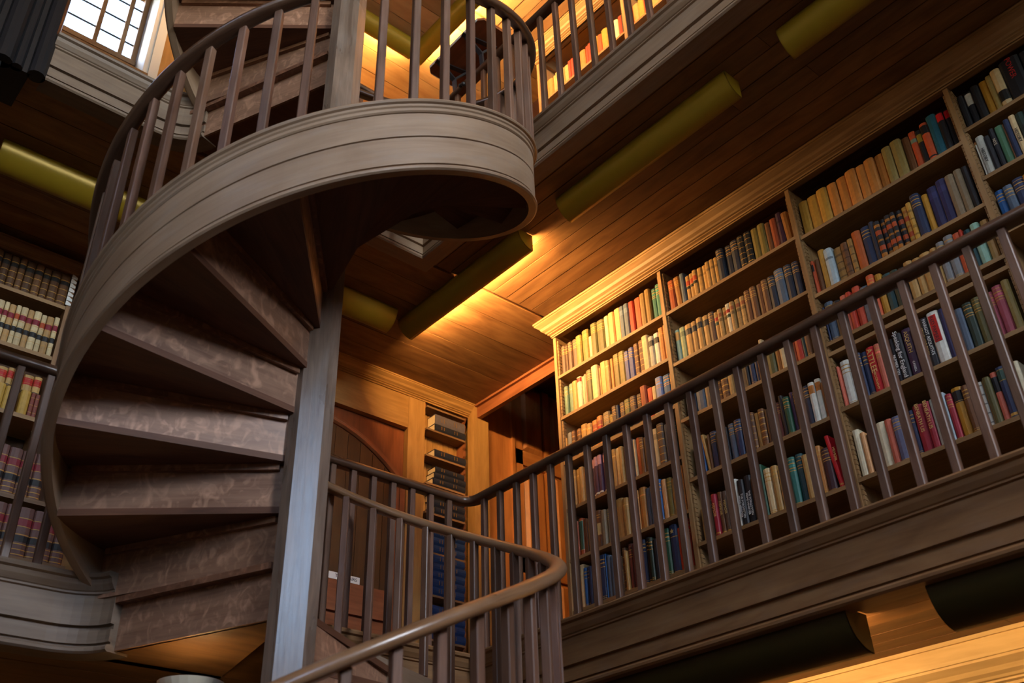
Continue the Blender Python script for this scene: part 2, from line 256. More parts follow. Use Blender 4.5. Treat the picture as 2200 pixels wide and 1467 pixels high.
BOOKS=[
(1,1,3.586,'-4.234 -4.196 pur 0.78 g;-4.194 -4.172 dbr 0.76 g;-4.17 -4.131 pur 0.79 g;-4.129 -4.083 pur 0.8 g;-4.081 -4.028 olv 0.8 g;-4.026 -3.966 olv 0.86 g;-3.964 -3.935 crm 0.62 -;-3.933 -3.878 dol 0.88 g;-3.876 -3.808 dol 0.86 g;-3.806 -3.768 crm 0.88 -;-3.766 -3.716 pch 0.89 -;-3.714 -3.657 pch 0.91 -;-3.655 -3.615 slb 0.86 t;-3.613 -3.571 slb 0.85 t;-3.569 -3.527 red 0.84 -;-3.525 -3.47 brk 0.86 -;-3.468 -3.421 obr 0.86 -;-3.419 -3.375 obr 0.88 -;-3.373 -3.335 tea 0.84 g;-3.333 -3.296 tea 0.88 g'),
(1,2,3.257,'-4.232 -4.196 sgr 0.8 g;-4.194 -4.154 sgr 0.83 g;-4.152 -4.106 tan 0.82 -;-4.104 -4.062 pal 0.86 r;-4.06 -4.035 sag 0.83 -;-4.033 -4.012 pnk 0.84 -;-4.01 -3.958 dol 0.88 g;-3.956 -3.899 crm 0.9 -;-3.897 -3.883 tan 0.8 -;-3.881 -3.828 tnc 0.9 -;-3.826 -3.789 tan 0.84 g;-3.787 -3.763 tor 0.85 -;-3.761 -3.709 olv 0.9 g;-3.707 -3.656 olv 0.88 g;-3.654 -3.616 vbl 0.8 g;-3.614 -3.572 vbl 0.82 g;-3.57 -3.532 brn 0.86 G;-3.53 -3.49 brn 0.88 G;-3.488 -3.436 crm 0.9 -;-3.434 -3.394 gry 0.8 k;-3.392 -3.35 wht 0.82 k;-3.348 -3.306 tor 0.88 g;-3.304 -3.271 tor 0.9 g'),
(1,3,2.919,'-4.261 -4.229 tan 0.6 -;-4.227 -4.182 grb 0.7 -;-4.18 -4.149 brn 0.68 G;-4.147 -4.106 brn 0.7 G;-4.104 -4.05 tan 0.74 g;-4.048 -4.004 tan 0.68 g;-4.002 -3.95 tor 0.7 R;-3.948 -3.902 tor 0.72 R;-3.9 -3.839 gbr 0.75 g;-3.837 -3.804 olv 0.62 g;-3.802 -3.761 pur 0.75 g;-3.759 -3.739 nav 0.72 -;-3.737 -3.694 pur 0.75 g;-3.692 -3.645 gol 0.75 g;-3.643 -3.597 pur 0.75 g;-3.595 -3.553 dbr 0.75 g;-3.551 -3.502 brk 0.86 -;-3.5 -3.456 rdo 0.75 -;-3.454 -3.421 crm 0.72 -;-3.419 -3.367 per 0.86 g;-3.365 -3.304 blu 0.84 g;-3.302 -3.271 tan 0.8 g'),
(1,4,2.582,'-4.278 -4.248 brn 0.7 -;-4.246 -4.212 tor 0.84 g;-4.21 -4.176 tan 0.84 g;-4.174 -4.141 tan 0.84 g;-4.139 -4.103 tan 0.83 -;-4.101 -4.061 pch 0.8 -;-4.059 -4.033 tan 0.9 -;-4.031 -4.003 dpu 0.9 p;-4.001 -3.969 dpu 0.9 p;-3.967 -3.935 dpu 0.9 p;-3.933 -3.891 dpu 0.92 p;-3.889 -3.854 dpu 0.93 p;-3.852 -3.815 tan 0.88 g;-3.813 -3.779 crm 0.86 -;-3.777 -3.746 tan 0.84 -;-3.744 -3.717 brn 0.8 -;-3.715 -3.691 rdo 0.88 -;-3.689 -3.675 dol 0.9 b;-3.673 -3.656 nav 0.9 -;-3.654 -3.643 crm 0.86 -;-3.641 -3.609 brk 0.88 -;-3.607 -3.577 brn 0.83 g;-3.575 -3.546 dbr 0.8 -;-3.544 -3.515 olv 0.84 -;-3.513 -3.46 crm 0.88 t;-3.458 -3.408 pur 0.92 G;-3.406 -3.369 nav 0.85 -;-3.367 -3.336 blk 0.8 -;-3.334 -3.306 dgr 0.82 g;-3.304 -3.274 obn 0.83 -'),
(1,5,2.243,'-4.223 -4.206 wht 0.84 -;-4.204 -4.179 brk 0.8 -;-4.177 -4.141 brk 0.84 s;-4.139 -4.111 brn 0.8 -;-4.109 -4.074 tan 0.78 -;-4.072 -4.047 brn 0.8 g;-4.045 -3.987 brn 0.85 c;-3.985 -3.941 gbr 0.8 -;-3.939 -3.909 gbr 0.8 g;-3.907 -3.883 brn 0.82 g;-3.881 -3.857 brn 0.84 g;-3.855 -3.793 tan 0.9 -;-3.791 -3.746 tan 0.84 g;-3.744 -3.696 tor 0.85 -;-3.694 -3.662 tor 0.9 g;-3.66 -3.61 tor 0.92 g;-3.608 -3.571 slb 0.85 -;-3.569 -3.517 slb 0.84 -;-3.515 -3.481 blu 0.92 b;-3.479 -3.443 pch 0.88 -;-3.441 -3.402 olv 0.86 b;-3.4 -3.356 tan 0.8 -;-3.354 -3.336 crm 0.88 -;-3.334 -3.29 tor 0.97 -'),
(1,6,1.915,'-4.213 -4.171 crm 0.92 -;-4.169 -4.145 blu 0.82 b;-4.143 -4.122 nav 0.82 b;-4.12 -4.093 nav 0.8 -;-4.091 -4.067 nav 0.8 -;-4.065 -4.034 nav 0.86 g;-4.032 -3.974 nav 0.92 b;-3.972 -3.963 blu 0.92 -;-3.961 -3.926 slb 0.86 -;-3.924 -3.901 slb 0.82 -;-3.899 -3.867 tan 0.72 -;-3.865 -3.842 gbr 0.76 G;-3.84 -3.811 brn 0.9 G;-3.809 -3.787 tan 0.8 -;-3.785 -3.75 mar 0.92 g;-3.748 -3.723 mar 0.88 -;-3.721 -3.693 nav 0.86 -;-3.691 -3.649 nav 0.9 b;-3.647 -3.616 blk 0.92 b;-3.614 -3.584 dgr 0.86 b;-3.582 -3.549 blk 0.8 -;-3.547 -3.509 crm 0.84 -;-3.507 -3.46 dgn 0.92 b;-3.458 -3.404 nav 0.95 S;-3.402 -3.379 rdo 0.85 -;-3.377 -3.332 dbr 0.8 -;-3.33 -3.307 red 0.95 g'),
(2,1,3.576,'-3.231 -3.176 brk 0.85 g;-3.174 -3.121 obn 0.87 g;-3.119 -3.084 slb 0.85 -;-3.082 -3.052 tan 0.72 L;-3.05 -3.018 tan 0.73 L;-3.016 -2.984 tan 0.73 L;-2.982 -2.947 tan 0.73 G;-2.945 -2.911 tan 0.74 G;-2.909 -2.88 tan 0.74 G;-2.878 -2.847 tan 0.74 G;-2.845 -2.818 tan 0.74 G;-2.816 -2.764 nvb 0.85 g;-2.762 -2.709 nvb 0.86 g;-2.707 -2.651 nvb 0.87 g;-2.649 -2.602 blk 0.86 G;-2.6 -2.554 blk 0.86 G;-2.552 -2.504 olv 0.86 -;-2.502 -2.454 olv 0.87 -;-2.452 -2.419 brn 0.82 -;-2.417 -2.372 trc 0.84 -;-2.37 -2.332 dpu 0.9 d;-2.33 -2.281 obn 0.82 -'),
(2,2,3.194,'-3.233 -3.191 lbl 0.92 p2;-3.189 -3.145 sag 0.92 t;-3.143 -3.091 tan 0.9 k;-3.089 -3.051 tan 0.88 k;-3.049 -3.007 tan 0.9 k;-3.005 -2.959 tan 0.88 k;-2.957 -2.916 pur 0.87 g;-2.914 -2.881 tan 0.8 L2;-2.879 -2.849 tan 0.8 l;-2.847 -2.82 tan 0.8 l;-2.818 -2.786 pal 0.82 L2;-2.784 -2.755 tan 0.8 l;-2.753 -2.719 tan 0.82 l;-2.717 -2.68 tan 0.82 l;-2.678 -2.636 brn 0.88 g;-2.634 -2.592 brn 0.88 g;-2.59 -2.549 brn 0.88 -;-2.547 -2.506 brn 0.88 g;-2.504 -2.456 nvb 0.88 g;-2.454 -2.395 slb 0.95 g;-2.393 -2.344 nvb 0.95 g;-2.342 -2.298 nvb 0.94 g'),
(2,3,2.802,'-3.205 -3.181 slb 0.86 g;-3.179 -3.137 slb 0.87 g;-3.135 -3.07 slb 0.88 g;-3.068 -3.027 gbr 0.9 g;-3.025 -2.996 gbr 0.85 -;-2.994 -2.988 pnk 0.86 -;-2.986 -2.942 brn 0.86 e;-2.94 -2.889 brn 0.89 e;-2.887 -2.85 tan 0.85 -;-2.848 -2.826 tan 0.8 -;-2.824 -2.809 nvb 0.82 -;-2.807 -2.758 gbr 0.88 t;-2.756 -2.734 blk 0.86 -;-2.732 -2.697 nav 0.88 b;-2.695 -2.67 nav 0.82 -;-2.668 -2.636 brn 0.8 -;-2.634 -2.612 crm 0.98 -;-2.61 -2.558 dol 0.83 t;-2.556 -2.52 obn 0.85 -;-2.518 -2.484 crm 0.8 -;-2.482 -2.45 brn 0.8 -;-2.448 -2.42 brk 0.86 g;-2.418 -2.375 red 0.9 g;-2.373 -2.352 dtl 0.9 -;-2.35 -2.321 brn 0.9 b'),
(2,4,2.417,'-3.198 -3.165 slb 0.8 -;-3.163 -3.124 blu 0.82 -;-3.122 -3.089 tan 0.92 -;-3.087 -3.078 brn 0.86 -;-3.076 -3.032 nav 0.9 g;-3.03 -2.992 blk 0.8 -;-2.99 -2.964 dbr 0.84 -;-2.962 -2.947 blk 0.84 -;-2.945 -2.903 slb 0.88 g;-2.901 -2.854 nav 0.9 g;-2.852 -2.81 nav 0.84 -;-2.808 -2.761 brn 0.9 G;-2.759 -2.731 tan 0.85 -;-2.729 -2.693 brn 0.88 e;-2.691 -2.659 dbr 0.82 -;-2.657 -2.63 mar 0.8 -;-2.628 -2.586 mar 0.85 g;-2.584 -2.56 blk 0.96 -;-2.558 -2.522 dgn 0.86 g;-2.52 -2.495 dpu 0.94 -;-2.493 -2.462 dbr 0.9 g;-2.46 -2.432 blk 0.9 g;-2.43 -2.398 nvb 0.92 g;-2.396 -2.361 wht 0.93 o;-2.359 -2.325 wht 0.97 o;-2.323 -2.286 brn 0.82 -'),
(2,5,2.030,'-3.207 -3.178 tan 0.62 -;-3.176 -3.151 gol 0.66 k;-3.149 -3.124 dgr 0.72 b;-3.122 -3.091 crs 0.8 v;-3.089 -3.06 brn 0.82 v;-3.058 -3.026 pur 0.8 v;-3.024 -2.978 brn 0.72 -;-2.976 -2.942 wht 0.92 -;-2.94 -2.9 blk 0.86 F;-2.898 -2.854 blk 0.9 F;-2.852 -2.804 dbr 0.8 -;-2.802 -2.766 dgn 0.98 -;-2.764 -2.719 crm 0.86 b;-2.717 -2.678 tan 0.86 b;-2.676 -2.651 tan 0.76 -;-2.649 -2.616 crm 0.82 -;-2.614 -2.566 tea 0.88 g;-2.564 -2.522 dtl 0.9 g;-2.52 -2.483 tan 0.82 -;-2.481 -2.445 tan 0.76 -;-2.443 -2.405 tor 0.88 b;-2.403 -2.352 dmr 0.78 g;-2.35 -2.312 brd 0.98 v'),
(3,1,3.548,'-2.251 -2.218 dgr 0.72 -;-2.216 -2.152 tny 0.83 -;-2.15 -2.081 tny 0.83 -;-2.079 -2.014 tny 0.84 -;-2.012 -1.954 tor 0.83 -;-1.952 -1.887 tor 0.85 -;-1.885 -1.82 tor 0.85 -;-1.818 -1.765 tor 0.82 -;-1.763 -1.706 tor 0.84 -;-1.704 -1.65 tor 0.84 -;-1.648 -1.598 ota 0.85 -;-1.596 -1.536 ota 0.88 -;-1.534 -1.493 brn 0.84 -;-1.491 -1.453 cor 0.88 q;-1.451 -1.421 blk 0.82 y;-1.419 -1.377 cor 0.88 z;-1.375 -1.323 tbl 0.95 -;-1.321 -1.285 blk 0.88 x;-1.283 -1.253 blk 0.89 x'),
(3,2,3.140,'-2.235 -2.194 cor 0.78 K;-2.192 -2.163 brn 0.8 -;-2.161 -2.124 tny 0.95 -;-2.122 -2.072 lgb 0.86 d;-2.07 -2.019 tmt 0.8 m;-2.017 -1.978 brn 0.8 m;-1.976 -1.948 tmt 0.82 m;-1.946 -1.896 rst 0.92 -;-1.894 -1.839 nav 0.92 b;-1.837 -1.808 nvb 0.93 -;-1.806 -1.772 blk 0.84 M;-1.77 -1.741 blk 0.84 M;-1.739 -1.708 blk 0.84 M;-1.706 -1.681 blk 0.84 M;-1.679 -1.648 blk 0.84 M;-1.646 -1.613 tny 0.85 M;-1.611 -1.584 tny 0.85 m;-1.582 -1.533 nav 0.95 g;-1.531 -1.497 och 0.88 -;-1.495 -1.442 dvn 0.94 t;-1.44 -1.386 dvn 0.98 t;-1.384 -1.338 gbr 0.94 -;-1.336 -1.296 gbr 0.95 -;-1.294 -1.261 blk 0.94 -'),
(3,3,2.822,'-2.231 -2.198 nav 0.82 b;-2.196 -2.148 slb 0.88 b;-2.146 -2.098 blk 0.8 -;-2.096 -2.058 sal 0.84 -;-2.056 -2.029 red 0.84 -;-2.027 -1.984 rdo 0.92 -;-1.982 -1.929 slb 0.82 -;-1.927 -1.887 cor 0.96 b;-1.885 -1.849 och 0.92 -;-1.847 -1.797 dtl 0.84 -;-1.795 -1.754 dgr 0.8 -;-1.752 -1.724 blk 0.8 -;-1.722 -1.676 tan 0.86 -;-1.674 -1.632 tan 0.84 -;-1.63 -1.573 tan 0.84 -;-1.571 -1.535 tan 0.84 -;-1.533 -1.492 grb 0.88 b;-1.49 -1.443 grb 0.92 b;-1.441 -1.402 cor 0.88 -;-1.4 -1.388 red 0.88 -;-1.386 -1.351 dtl 0.84 -;-1.349 -1.306 mnt 0.88 -;-1.304 -1.263 tan 0.88 -'),
(3,4,2.430,'-2.233 -2.195 sal 0.84 -;-2.193 -2.14 wht 0.92 b;-2.138 -2.098 nav 0.84 -;-2.096 -2.066 nav 0.92 g;-2.064 -2.036 nav 0.9 b;-2.034 -1.987 brd 0.93 A;-1.985 -1.956 sal 0.92 g;-1.954 -1.916 sal 0.85 -;-1.914 -1.906 red 0.9 -;-1.904 -1.883 blk 0.9 n;-1.881 -1.835 blk 0.94 E;-1.833 -1.78 dpu 0.96 Q;-1.778 -1.733 slb 0.9 -;-1.731 -1.683 blk 0.97 N;-1.681 -1.622 wht 1 W;-1.62 -1.588 dvn 0.98 -;-1.586 -1.555 brn 0.85 -;-1.553 -1.511 slb 0.84 -;-1.509 -1.463 dgr 0.88 g;-1.461 -1.419 dol 0.9 g;-1.417 -1.39 brn 0.84 -;-1.388 -1.356 ros 0.88 g;-1.354 -1.307 ros 0.92 g;-1.305 -1.267 ota 0.94 -'),
(3,5,2.038,'-2.236 -2.221 crm 0.8 -;-2.219 -2.173 pal 0.95 -;-2.171 -2.147 pch 0.85 -;-2.145 -2.088 dbr 0.8 -;-2.086 -2.036 pal 0.92 -;-2.034 -1.997 sal 0.9 -;-1.995 -1.947 slv 0.88 g;-1.945 -1.905 slb 0.86 -;-1.903 -1.88 nav 0.88 b;-1.878 -1.825 crs 0.92 u;-1.823 -1.788 crs 0.9 u;-1.786 -1.754 gry 0.9 -;-1.752 -1.733 brn 0.85 -;-1.731 -1.711 lgb 0.95 -;-1.709 -1.681 crs 0.88 g;-1.679 -1.629 och 0.95 h;-1.627 -1.589 brn 0.9 b;-1.587 -1.552 brn 0.86 -;-1.55 -1.532 wht 0.86 s2;-1.53 -1.523 tan 0.88 -;-1.521 -1.491 dol 0.88 -;-1.489 -1.458 sal 0.94 K2;-1.456 -1.414 nav 0.97 j;-1.412 -1.396 blk 0.86 -;-1.394 -1.355 pal 0.98 -'),
(4,1,3.605,'-1.207 -1.163 blk 0.8 -;-1.161 -1.122 blk 0.84 w;-1.12 -1.078 blk 0.84 -;-1.076 -1.036 och 0.86 -;-1.034 -1.006 ota 0.88 -;-1.004 -0.955 crm 0.9 i;-0.953 -0.855 blk 0.95 I;-0.853 -0.802 blk 0.92 -;-0.8 -0.717 tbl 0.95 -'),
(4,2,3.280,'-1.214 -1.183 wht 0.84 O;-1.181 -1.143 gry 0.88 f;-1.141 -1.115 blk 0.8 -;-1.113 -1.088 blk 0.92 Y;-1.086 -1.044 sgn 0.9 -;-1.042 -1.035 brn 0.86 -;-1.033 -1.007 nav 0.9 -;-1.005 -0.976 crm 0.93 f;-0.974 -0.935 dgr 0.9 f;-0.933 -0.893 blk 0.9 -;-0.891 -0.84 brn 0.86 -'),
(4,3,2.938,'-1.212 -1.151 blu 0.86 b;-1.149 -1.102 slb 0.84 b;-1.1 -1.045 nav 0.88 g;-1.043 -1.021 och 0.85 -;-1.019 -0.953 nvb 0.85 -'),
(5,1,6.300,'-4.34 -4.287 tor 0.8 -;-4.285 -4.198 pch 0.82 -;-4.196 -4.124 tor 0.76 -;-4.122 -4.09 pch 0.78 -;-4.088 -4.057 pch 0.79 -;-4.055 -4.027 pch 0.79 -;-4.025 -3.99 pch 0.8 -;-3.988 -3.931 pch 0.78 -;-3.929 -3.899 red 0.8 -;-3.897 -3.866 red 0.8 -;-3.864 -3.841 red 0.8 -;-3.839 -3.796 cor 0.8 -;-3.794 -3.732 tor 0.78 -;-3.73 -3.7 red 0.84 -;-3.698 -3.669 red 0.84 -;-3.667 -3.644 red 0.82 -;-3.642 -3.582 tny 0.84 -;-3.58 -3.532 brk 0.78 -;-3.53 -3.471 tny 0.84 -;-3.469 -3.423 pch 0.82 -;-3.421 -3.351 pal 0.82 -;-3.349 -3.309 red 0.86 -;-3.307 -3.291 blk 0.8 -;-3.289 -3.232 tny 0.86 -;-3.23 -3.197 brk 0.84 -;-3.195 -3.134 tan 0.82 -;-3.132 -3.071 tny 0.84 -;-3.069 -3.025 red 0.82 -;-3.023 -2.913 tan 0.84 -')]
# ------------------------------------------------------------------ dimensions (metres; camera at the origin, eye height)
S = 2.877                      # storey height
Z1, Z2, Z3 = 1.168, 4.045, 6.922   # soffits of lower gallery, upper gallery, top ceiling
FL = Z1-S                      # ground floor -1.709 (the eye is 1.7 m above it)
LIP = 1.485                    # kerb of the lower gallery
YG, XG = 3.30, -4.125          # lower gallery edge (right side / back side)
YU, XU = 2.955, -4.19          # upper gallery kerb edge
YB = 4.198                     # bookcase front
XW = -5.64                     # back wall
AX, AY = -3.296, 1.791         # newel axis
SR, SP = .999, .493            # stair radius, rise per radian
SZ0 = -.0138                   # string kerb height at angle 0 (flight between the galleries)
XE = 3.6                       # how far the right-hand side runs past the camera

# ------------------------------------------------------------------ shell
mb = MB(); mb.box(XW-.3, 4.6, -4.2, 6.4, FL-.1, FL, grain=0); struct(mb, 'floor', 'floor')
mb = MB(); mb.box(XW-.3, XW-.14, -4.2, .70, FL, 7.6, grain=1)
mb.box(XW-.3, XW-.14, .70, 1.50, FL, 5.86, grain=1); mb.box(XW-.3, XW-.14, .70, 1.50, 7.35, 7.6, grain=1)
mb.box(XW-.3, XW-.14, 1.50, 6.4, FL, 7.6, grain=1); struct(mb, 'wall_back', 'panelgold')
mb = MB(); mb.box(-4.30, 4.6, 4.56, 4.66, FL, 7.6, grain=0); struct(mb, 'wall_right', 'case')
mb = MB(); mb.box(XW-.3, -2.0, -4.2, -4.1, FL, 10, grain=0); mb.box(1.6, 4.6, -4.2, -4.1, FL, 10, grain=0); mb.box(-2.0, 1.6, -4.2, -4.1, FL, 6.6, grain=0); mb.box(-2.0, 1.6, -4.2, -4.1, 9.6, 10, grain=0); struct(mb, 'wall_left', 'plaster')
mb = MB()        # the wall behind the camera, with the tall window opening the daylight comes in by
mb.box(4.5, 4.6, -4.2, -3.5, FL, 10, grain=1); mb.box(4.5, 4.6, -1.9, 1.3, FL, 10, grain=1); mb.box(4.5, 4.6, -3.5, -1.9, FL, 3.4, grain=1); mb.box(4.5, 4.6, -3.5, -1.9, 6.2, 10, grain=1); mb.box(4.5, 4.6, 2.95, 6.4, FL, 10, grain=1)
mb.box(4.5, 4.6, 1.3, 2.95, FL, 4.0, grain=1); mb.box(4.5, 4.6, 1.3, 2.95, 6.6, 10, grain=1); struct(mb, 'wall_front', 'plaster')
mb = MB(); mb.box(XW-.3, 4.6, -4.2, 6.4, 10, 10.1, grain=0); struct(mb, 'ceiling', 'plaster')
mb = MB(); mb.box(XW-.3, 4.6, 6.3, 6.4, FL, 10, grain=0); mb.box(XW-.3, XW-.14, -4.2, 6.4, 7.6, 10, grain=1); struct(mb, 'wall_far', 'panelred')

# planked soffits: A boards run along x on the right side, B boards along y on the back side
def planks(mb, z, xg, yg, ye, xe, y_lo):
    t = .018
    y = yg+.02
    while y < ye:
        y2 = min(y+.121, ye); g = random.uniform(.80, 1.12); r = random.uniform(.96, 1.04)
        brk = random.uniform(xg+1.2, xe-1)
        mb.box(xg+.004, brk-.001, y+.003, y2-.003, z+random.uniform(0, .003), z+t, grain=0, col=(g, g*r, g*r))
        g *= random.uniform(.9, 1.08)
        mb.box(brk+.001, xe, y+.003, y2-.003, z+random.uniform(0, .003), z+t, grain=0, col=(g, g*r, g*r)); y = y2
    x = xg-.02
    while x > XW-.14:
        x2 = x-.219; g = random.uniform(.80, 1.12); brk = random.uniform(1.9, 2.6)
        mb.box(x2+.003, x-.003, y_lo, brk-.001, z+random.uniform(0, .003), z+t, grain=1, col=(g, g, g))
        g *= random.uniform(.9, 1.08)
        mb.box(x2+.003, x-.003, brk+.001, ye, z+random.uniform(0, .003), z+t, grain=1, col=(g, g, g)); x = x2
def soffit(z, xg, yg, name, y_lo=-4.1):
    mb = MB(); planks(mb, z, xg, yg, 4.56, XE, y_lo)
    # the gallery floor above it
    mb.box(xg-.1, XE, yg+.08, 4.56, z+.021, z+.225, grain=0); mb.box(XW-.14, xg-.08, y_lo, 4.56, z+.021, z+.225, grain=1)
    struct(mb, name, 'plank')
soffit(Z1+.012, XG-.06, YG+.03, 'ceiling_lower')
soffit(Z2, XU-.06, YU+.03, 'ceiling_middle', .2)
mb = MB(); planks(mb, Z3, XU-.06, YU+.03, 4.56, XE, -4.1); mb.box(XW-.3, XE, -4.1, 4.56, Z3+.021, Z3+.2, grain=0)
mb2 = mb; mb2.box(XU-.06, XE, 2.2, YU+.05, Z3, Z3+.018, grain=0); struct(mb, 'ceiling_upper', 'planklit')

# gallery fronts: kerb, cove, two boards with a dark rebate, bead (n outward, z relative to the kerb top)
FP = [(0, 0), (.004, -.008), (0, -.020), (-.014, -.026), (-.020, -.045), (-.034, -.066), (-.040, -.070), (-.040, -.078), (-.050, -.082), (-.050, -.205), (-.068, -.206), (-.068, -.226),
      (-.056, -.227), (-.056, -.277), (-.068, -.278), (-.068, -.287), (-.052, -.289), (-.045, -.298), (-.046, -.309), (-.056, -.317), (-.16, -.317), (-.16, 0)]
def arc(cx, cy, r, a0, a1, n):
    return [(cx+r*math.cos(a0+(a1-a0)*i/n), cy+r*math.sin(a0+(a1-a0)*i/n)) for i in range(n+1)]
def plan_path(pts, z, closed=False):
    """polyline in plan (walked with the well on its left) -> sweep path with mitred outward normals"""
    P = [Vector((x, y, z)) for x, y in pts]; out = []
    for i, p in enumerate(P):
        d1 = (P[i]-P[i-1]).normalized() if i > 0 else None; d2 = (P[i+1]-P[i]).normalized() if i < len(P)-1 else None
        d1 = d1 or d2; d2 = d2 or d1
        n1 = Vector((-d1.y, d1.x, 0)); n2 = Vector((-d2.y, d2.x, 0)); n = (n1+n2).normalized(); n = n/max(.35, n.dot(n1))
        out.append((p, n, Vector((0, 0, 1))))
    return out
# lower gallery: right side then round the back corner as far as the stair opening
mb = MB(); mb.sweep(FP, plan_path([(XE, YG), (XG, YG), (XG, 2.30)], LIP)); struct(mb, 'trim_1', 'fascia')
# lower gallery, left of the stair, turning in to the landing edge
def r1pt(t): return (AX-.05+t*(-4.25-AX+.05), AY-.05+t*(1.355-AY+.05))   # along the landing edge, from newel outwards
turn = [(XG, -4.0), (XG, 1.18)]
e0 = r1pt(.93)
turn += [(XG+.003, 1.215), (XG+.010, 1.245), (XG+.021, 1.272), (XG+.036, 1.296), (XG+.055, 1.316), (XG+.078, 1.330), (XG+.095, 1.336)]
mb = MB(); mb.sweep(FP, plan_path(turn[::-1], LIP)); struct(mb, 'trim_2', 'greyoak')
mb = MB(); mb.sweep(FP, plan_path([(XE, YU), (XU, YU), (XU, 2.30)], LIP+S)); struct(mb, 'trim_3', 'string')
turn2 = [(XU, .56), (XU, 1.18), (XU+.003, 1.215), (XU+.010, 1.245), (XU+.021, 1.272), (XU+.036, 1.296), (XU+.055, 1.316), (XU+.078, 1.330), (XU+.095, 1.336)]
mb = MB(); mb.sweep(FP, plan_path(turn2[::-1], LIP+S)); struct(mb, 'trim_4', 'greyoak')

# ------------------------------------------------------------------ the spiral staircase
T0, DT, RISE, ZB0 = math.radians(208.3), math.radians(23.04), .2072, 1.391
NR = 14
stair = empty('spiral_staircase', (AX, AY, FL), 'oak spiral staircase winding round an octagonal newel post through both galleries', 'staircase')
mb = MB(); h, c = .090, .040; rot = math.radians(-30)
oc = [(h, -h+c), (h, h-c), (h-c, h), (-h+c, h), (-h, h-c), (-h, -h+c), (-h+c, -h), (h-c, -h)]
oc = [(AX+x*math.cos(rot)-y*math.sin(rot), AY+x*math.sin(rot)+y*math.cos(rot)) for x, y in oc]
path = [(Vector((0, 0, z)), Vector((1, 0, 0)), Vector((0, 1, 0))) for z in (FL, 7.4)]
def vpost(mb, poly, z0, z1, col=(1, 1, 1)):     # upright polygon post, grain vertical
    ou, ov = random.uniform(0, 40), random.uniform(0, 40); d = 0
    a = sum(poly[i][0]*poly[(i+1) % len(poly)][1]-poly[(i+1) % len(poly)][0]*poly[i][1] for i in range(len(poly)))
    if a < 0: poly = poly[::-1]
    for i in range(len(poly)):
        p, q = poly[i], poly[(i+1) % len(poly)]; l = math.dist(p, q)
        mb.face([(p[0], p[1], z0), (q[0], q[1], z0), (q[0], q[1], z1), (p[0], p[1], z1)], [(z0+ou, d+ov), (z0+ou, d+l+ov), (z1+ou, d+l+ov), (z1+ou, d+ov)], col); d += l
    mb.face([(p[0], p[1], z1) for p in poly], [(p[0]+ou, p[1]+ov) for p in poly], col); mb.face([(p[0], p[1], z0) for p in poly[::-1]], [(p[0]+ou, p[1]+ov) for p in poly[::-1]], col)
vpost(mb, oc, FL, 7.4); mb.build('newel_post', 'newel', stair)['label'] = 'glossy octagonal newel post'
HP = [(.010, 0), (.012, -.006), (.008, -.014), (-.002, -.018), (-.002, -.030), (-.008, -.036), (-.008, -.050), (-.014, -.056), (-.022, -.057), (-.022, -.063), (-.012, -.064), (-.012, -.186),
      (-.021, -.187), (-.021, -.194), (-.012, -.195), (-.012, -.332), (-.021, -.333), (-.021, -.340), (-.010, -.342), (-.003, -.352), (-.004, -.362), (-.012, -.368), (-.046, -.368), (-.046, 0)]
def helix(r, z0, a0, a1, n):
    out = []
    for i in range(n+1):
        a = a0+(a1-a0)*i/n
        out.append((Vector((AX+r*math.cos(a), AY+r*math.sin(a), z0+SP*a)), Vector((math.cos(a), math.sin(a), 0)), Vector((0, 0, 1))))
    return out
def rad(p, r, a): return (AX+r*math.cos(a), AY+r*math.sin(a))
def rail_prof(w, h, n=12):
    return [(w/2*math.cos(2*PI*i/n+PI/n)*(1 if abs(math.sin(2*PI*i/n+PI/n)) < .95 else 1), h/2*math.sin(2*PI*i/n+PI/n)) for i in range(n)]
def smooth_rail(mb, path, w=.066, h=.060, n=14):
    """mopstick handrail: round on top, flat underneath"""
    pr = []
    for i in range(n):
        a = 2*PI*i/n; x, y = w/2*math.cos(a), h/2*math.sin(a)
        if y < -h*.30: y = -h*.34
        pr.append((x, y))
    mb.sweep(pr, path, smooth=True)
def baluster(parent, x, y, z0, z1, ang, s=.0165):
    mb = MB(); ca, sa = math.cos(ang), math.sin(ang); k = .0035
    q = [(s, -s+k), (s, s-k), (s-k, s), (-s+k, s), (-s, s-k), (-s, -s+k), (-s+k, -s), (s-k, -s)]
    q = [(x+a*ca-b*sa, y+a*sa+b*ca) for a, b in q]; g = random.uniform(.78, 1.15)
    vpost(mb, q, z0, z1, (g, g*random.uniform(.95, 1.02), g*random.uniform(.94, 1.03)))
    return mb.build('baluster', 'baluster', parent)
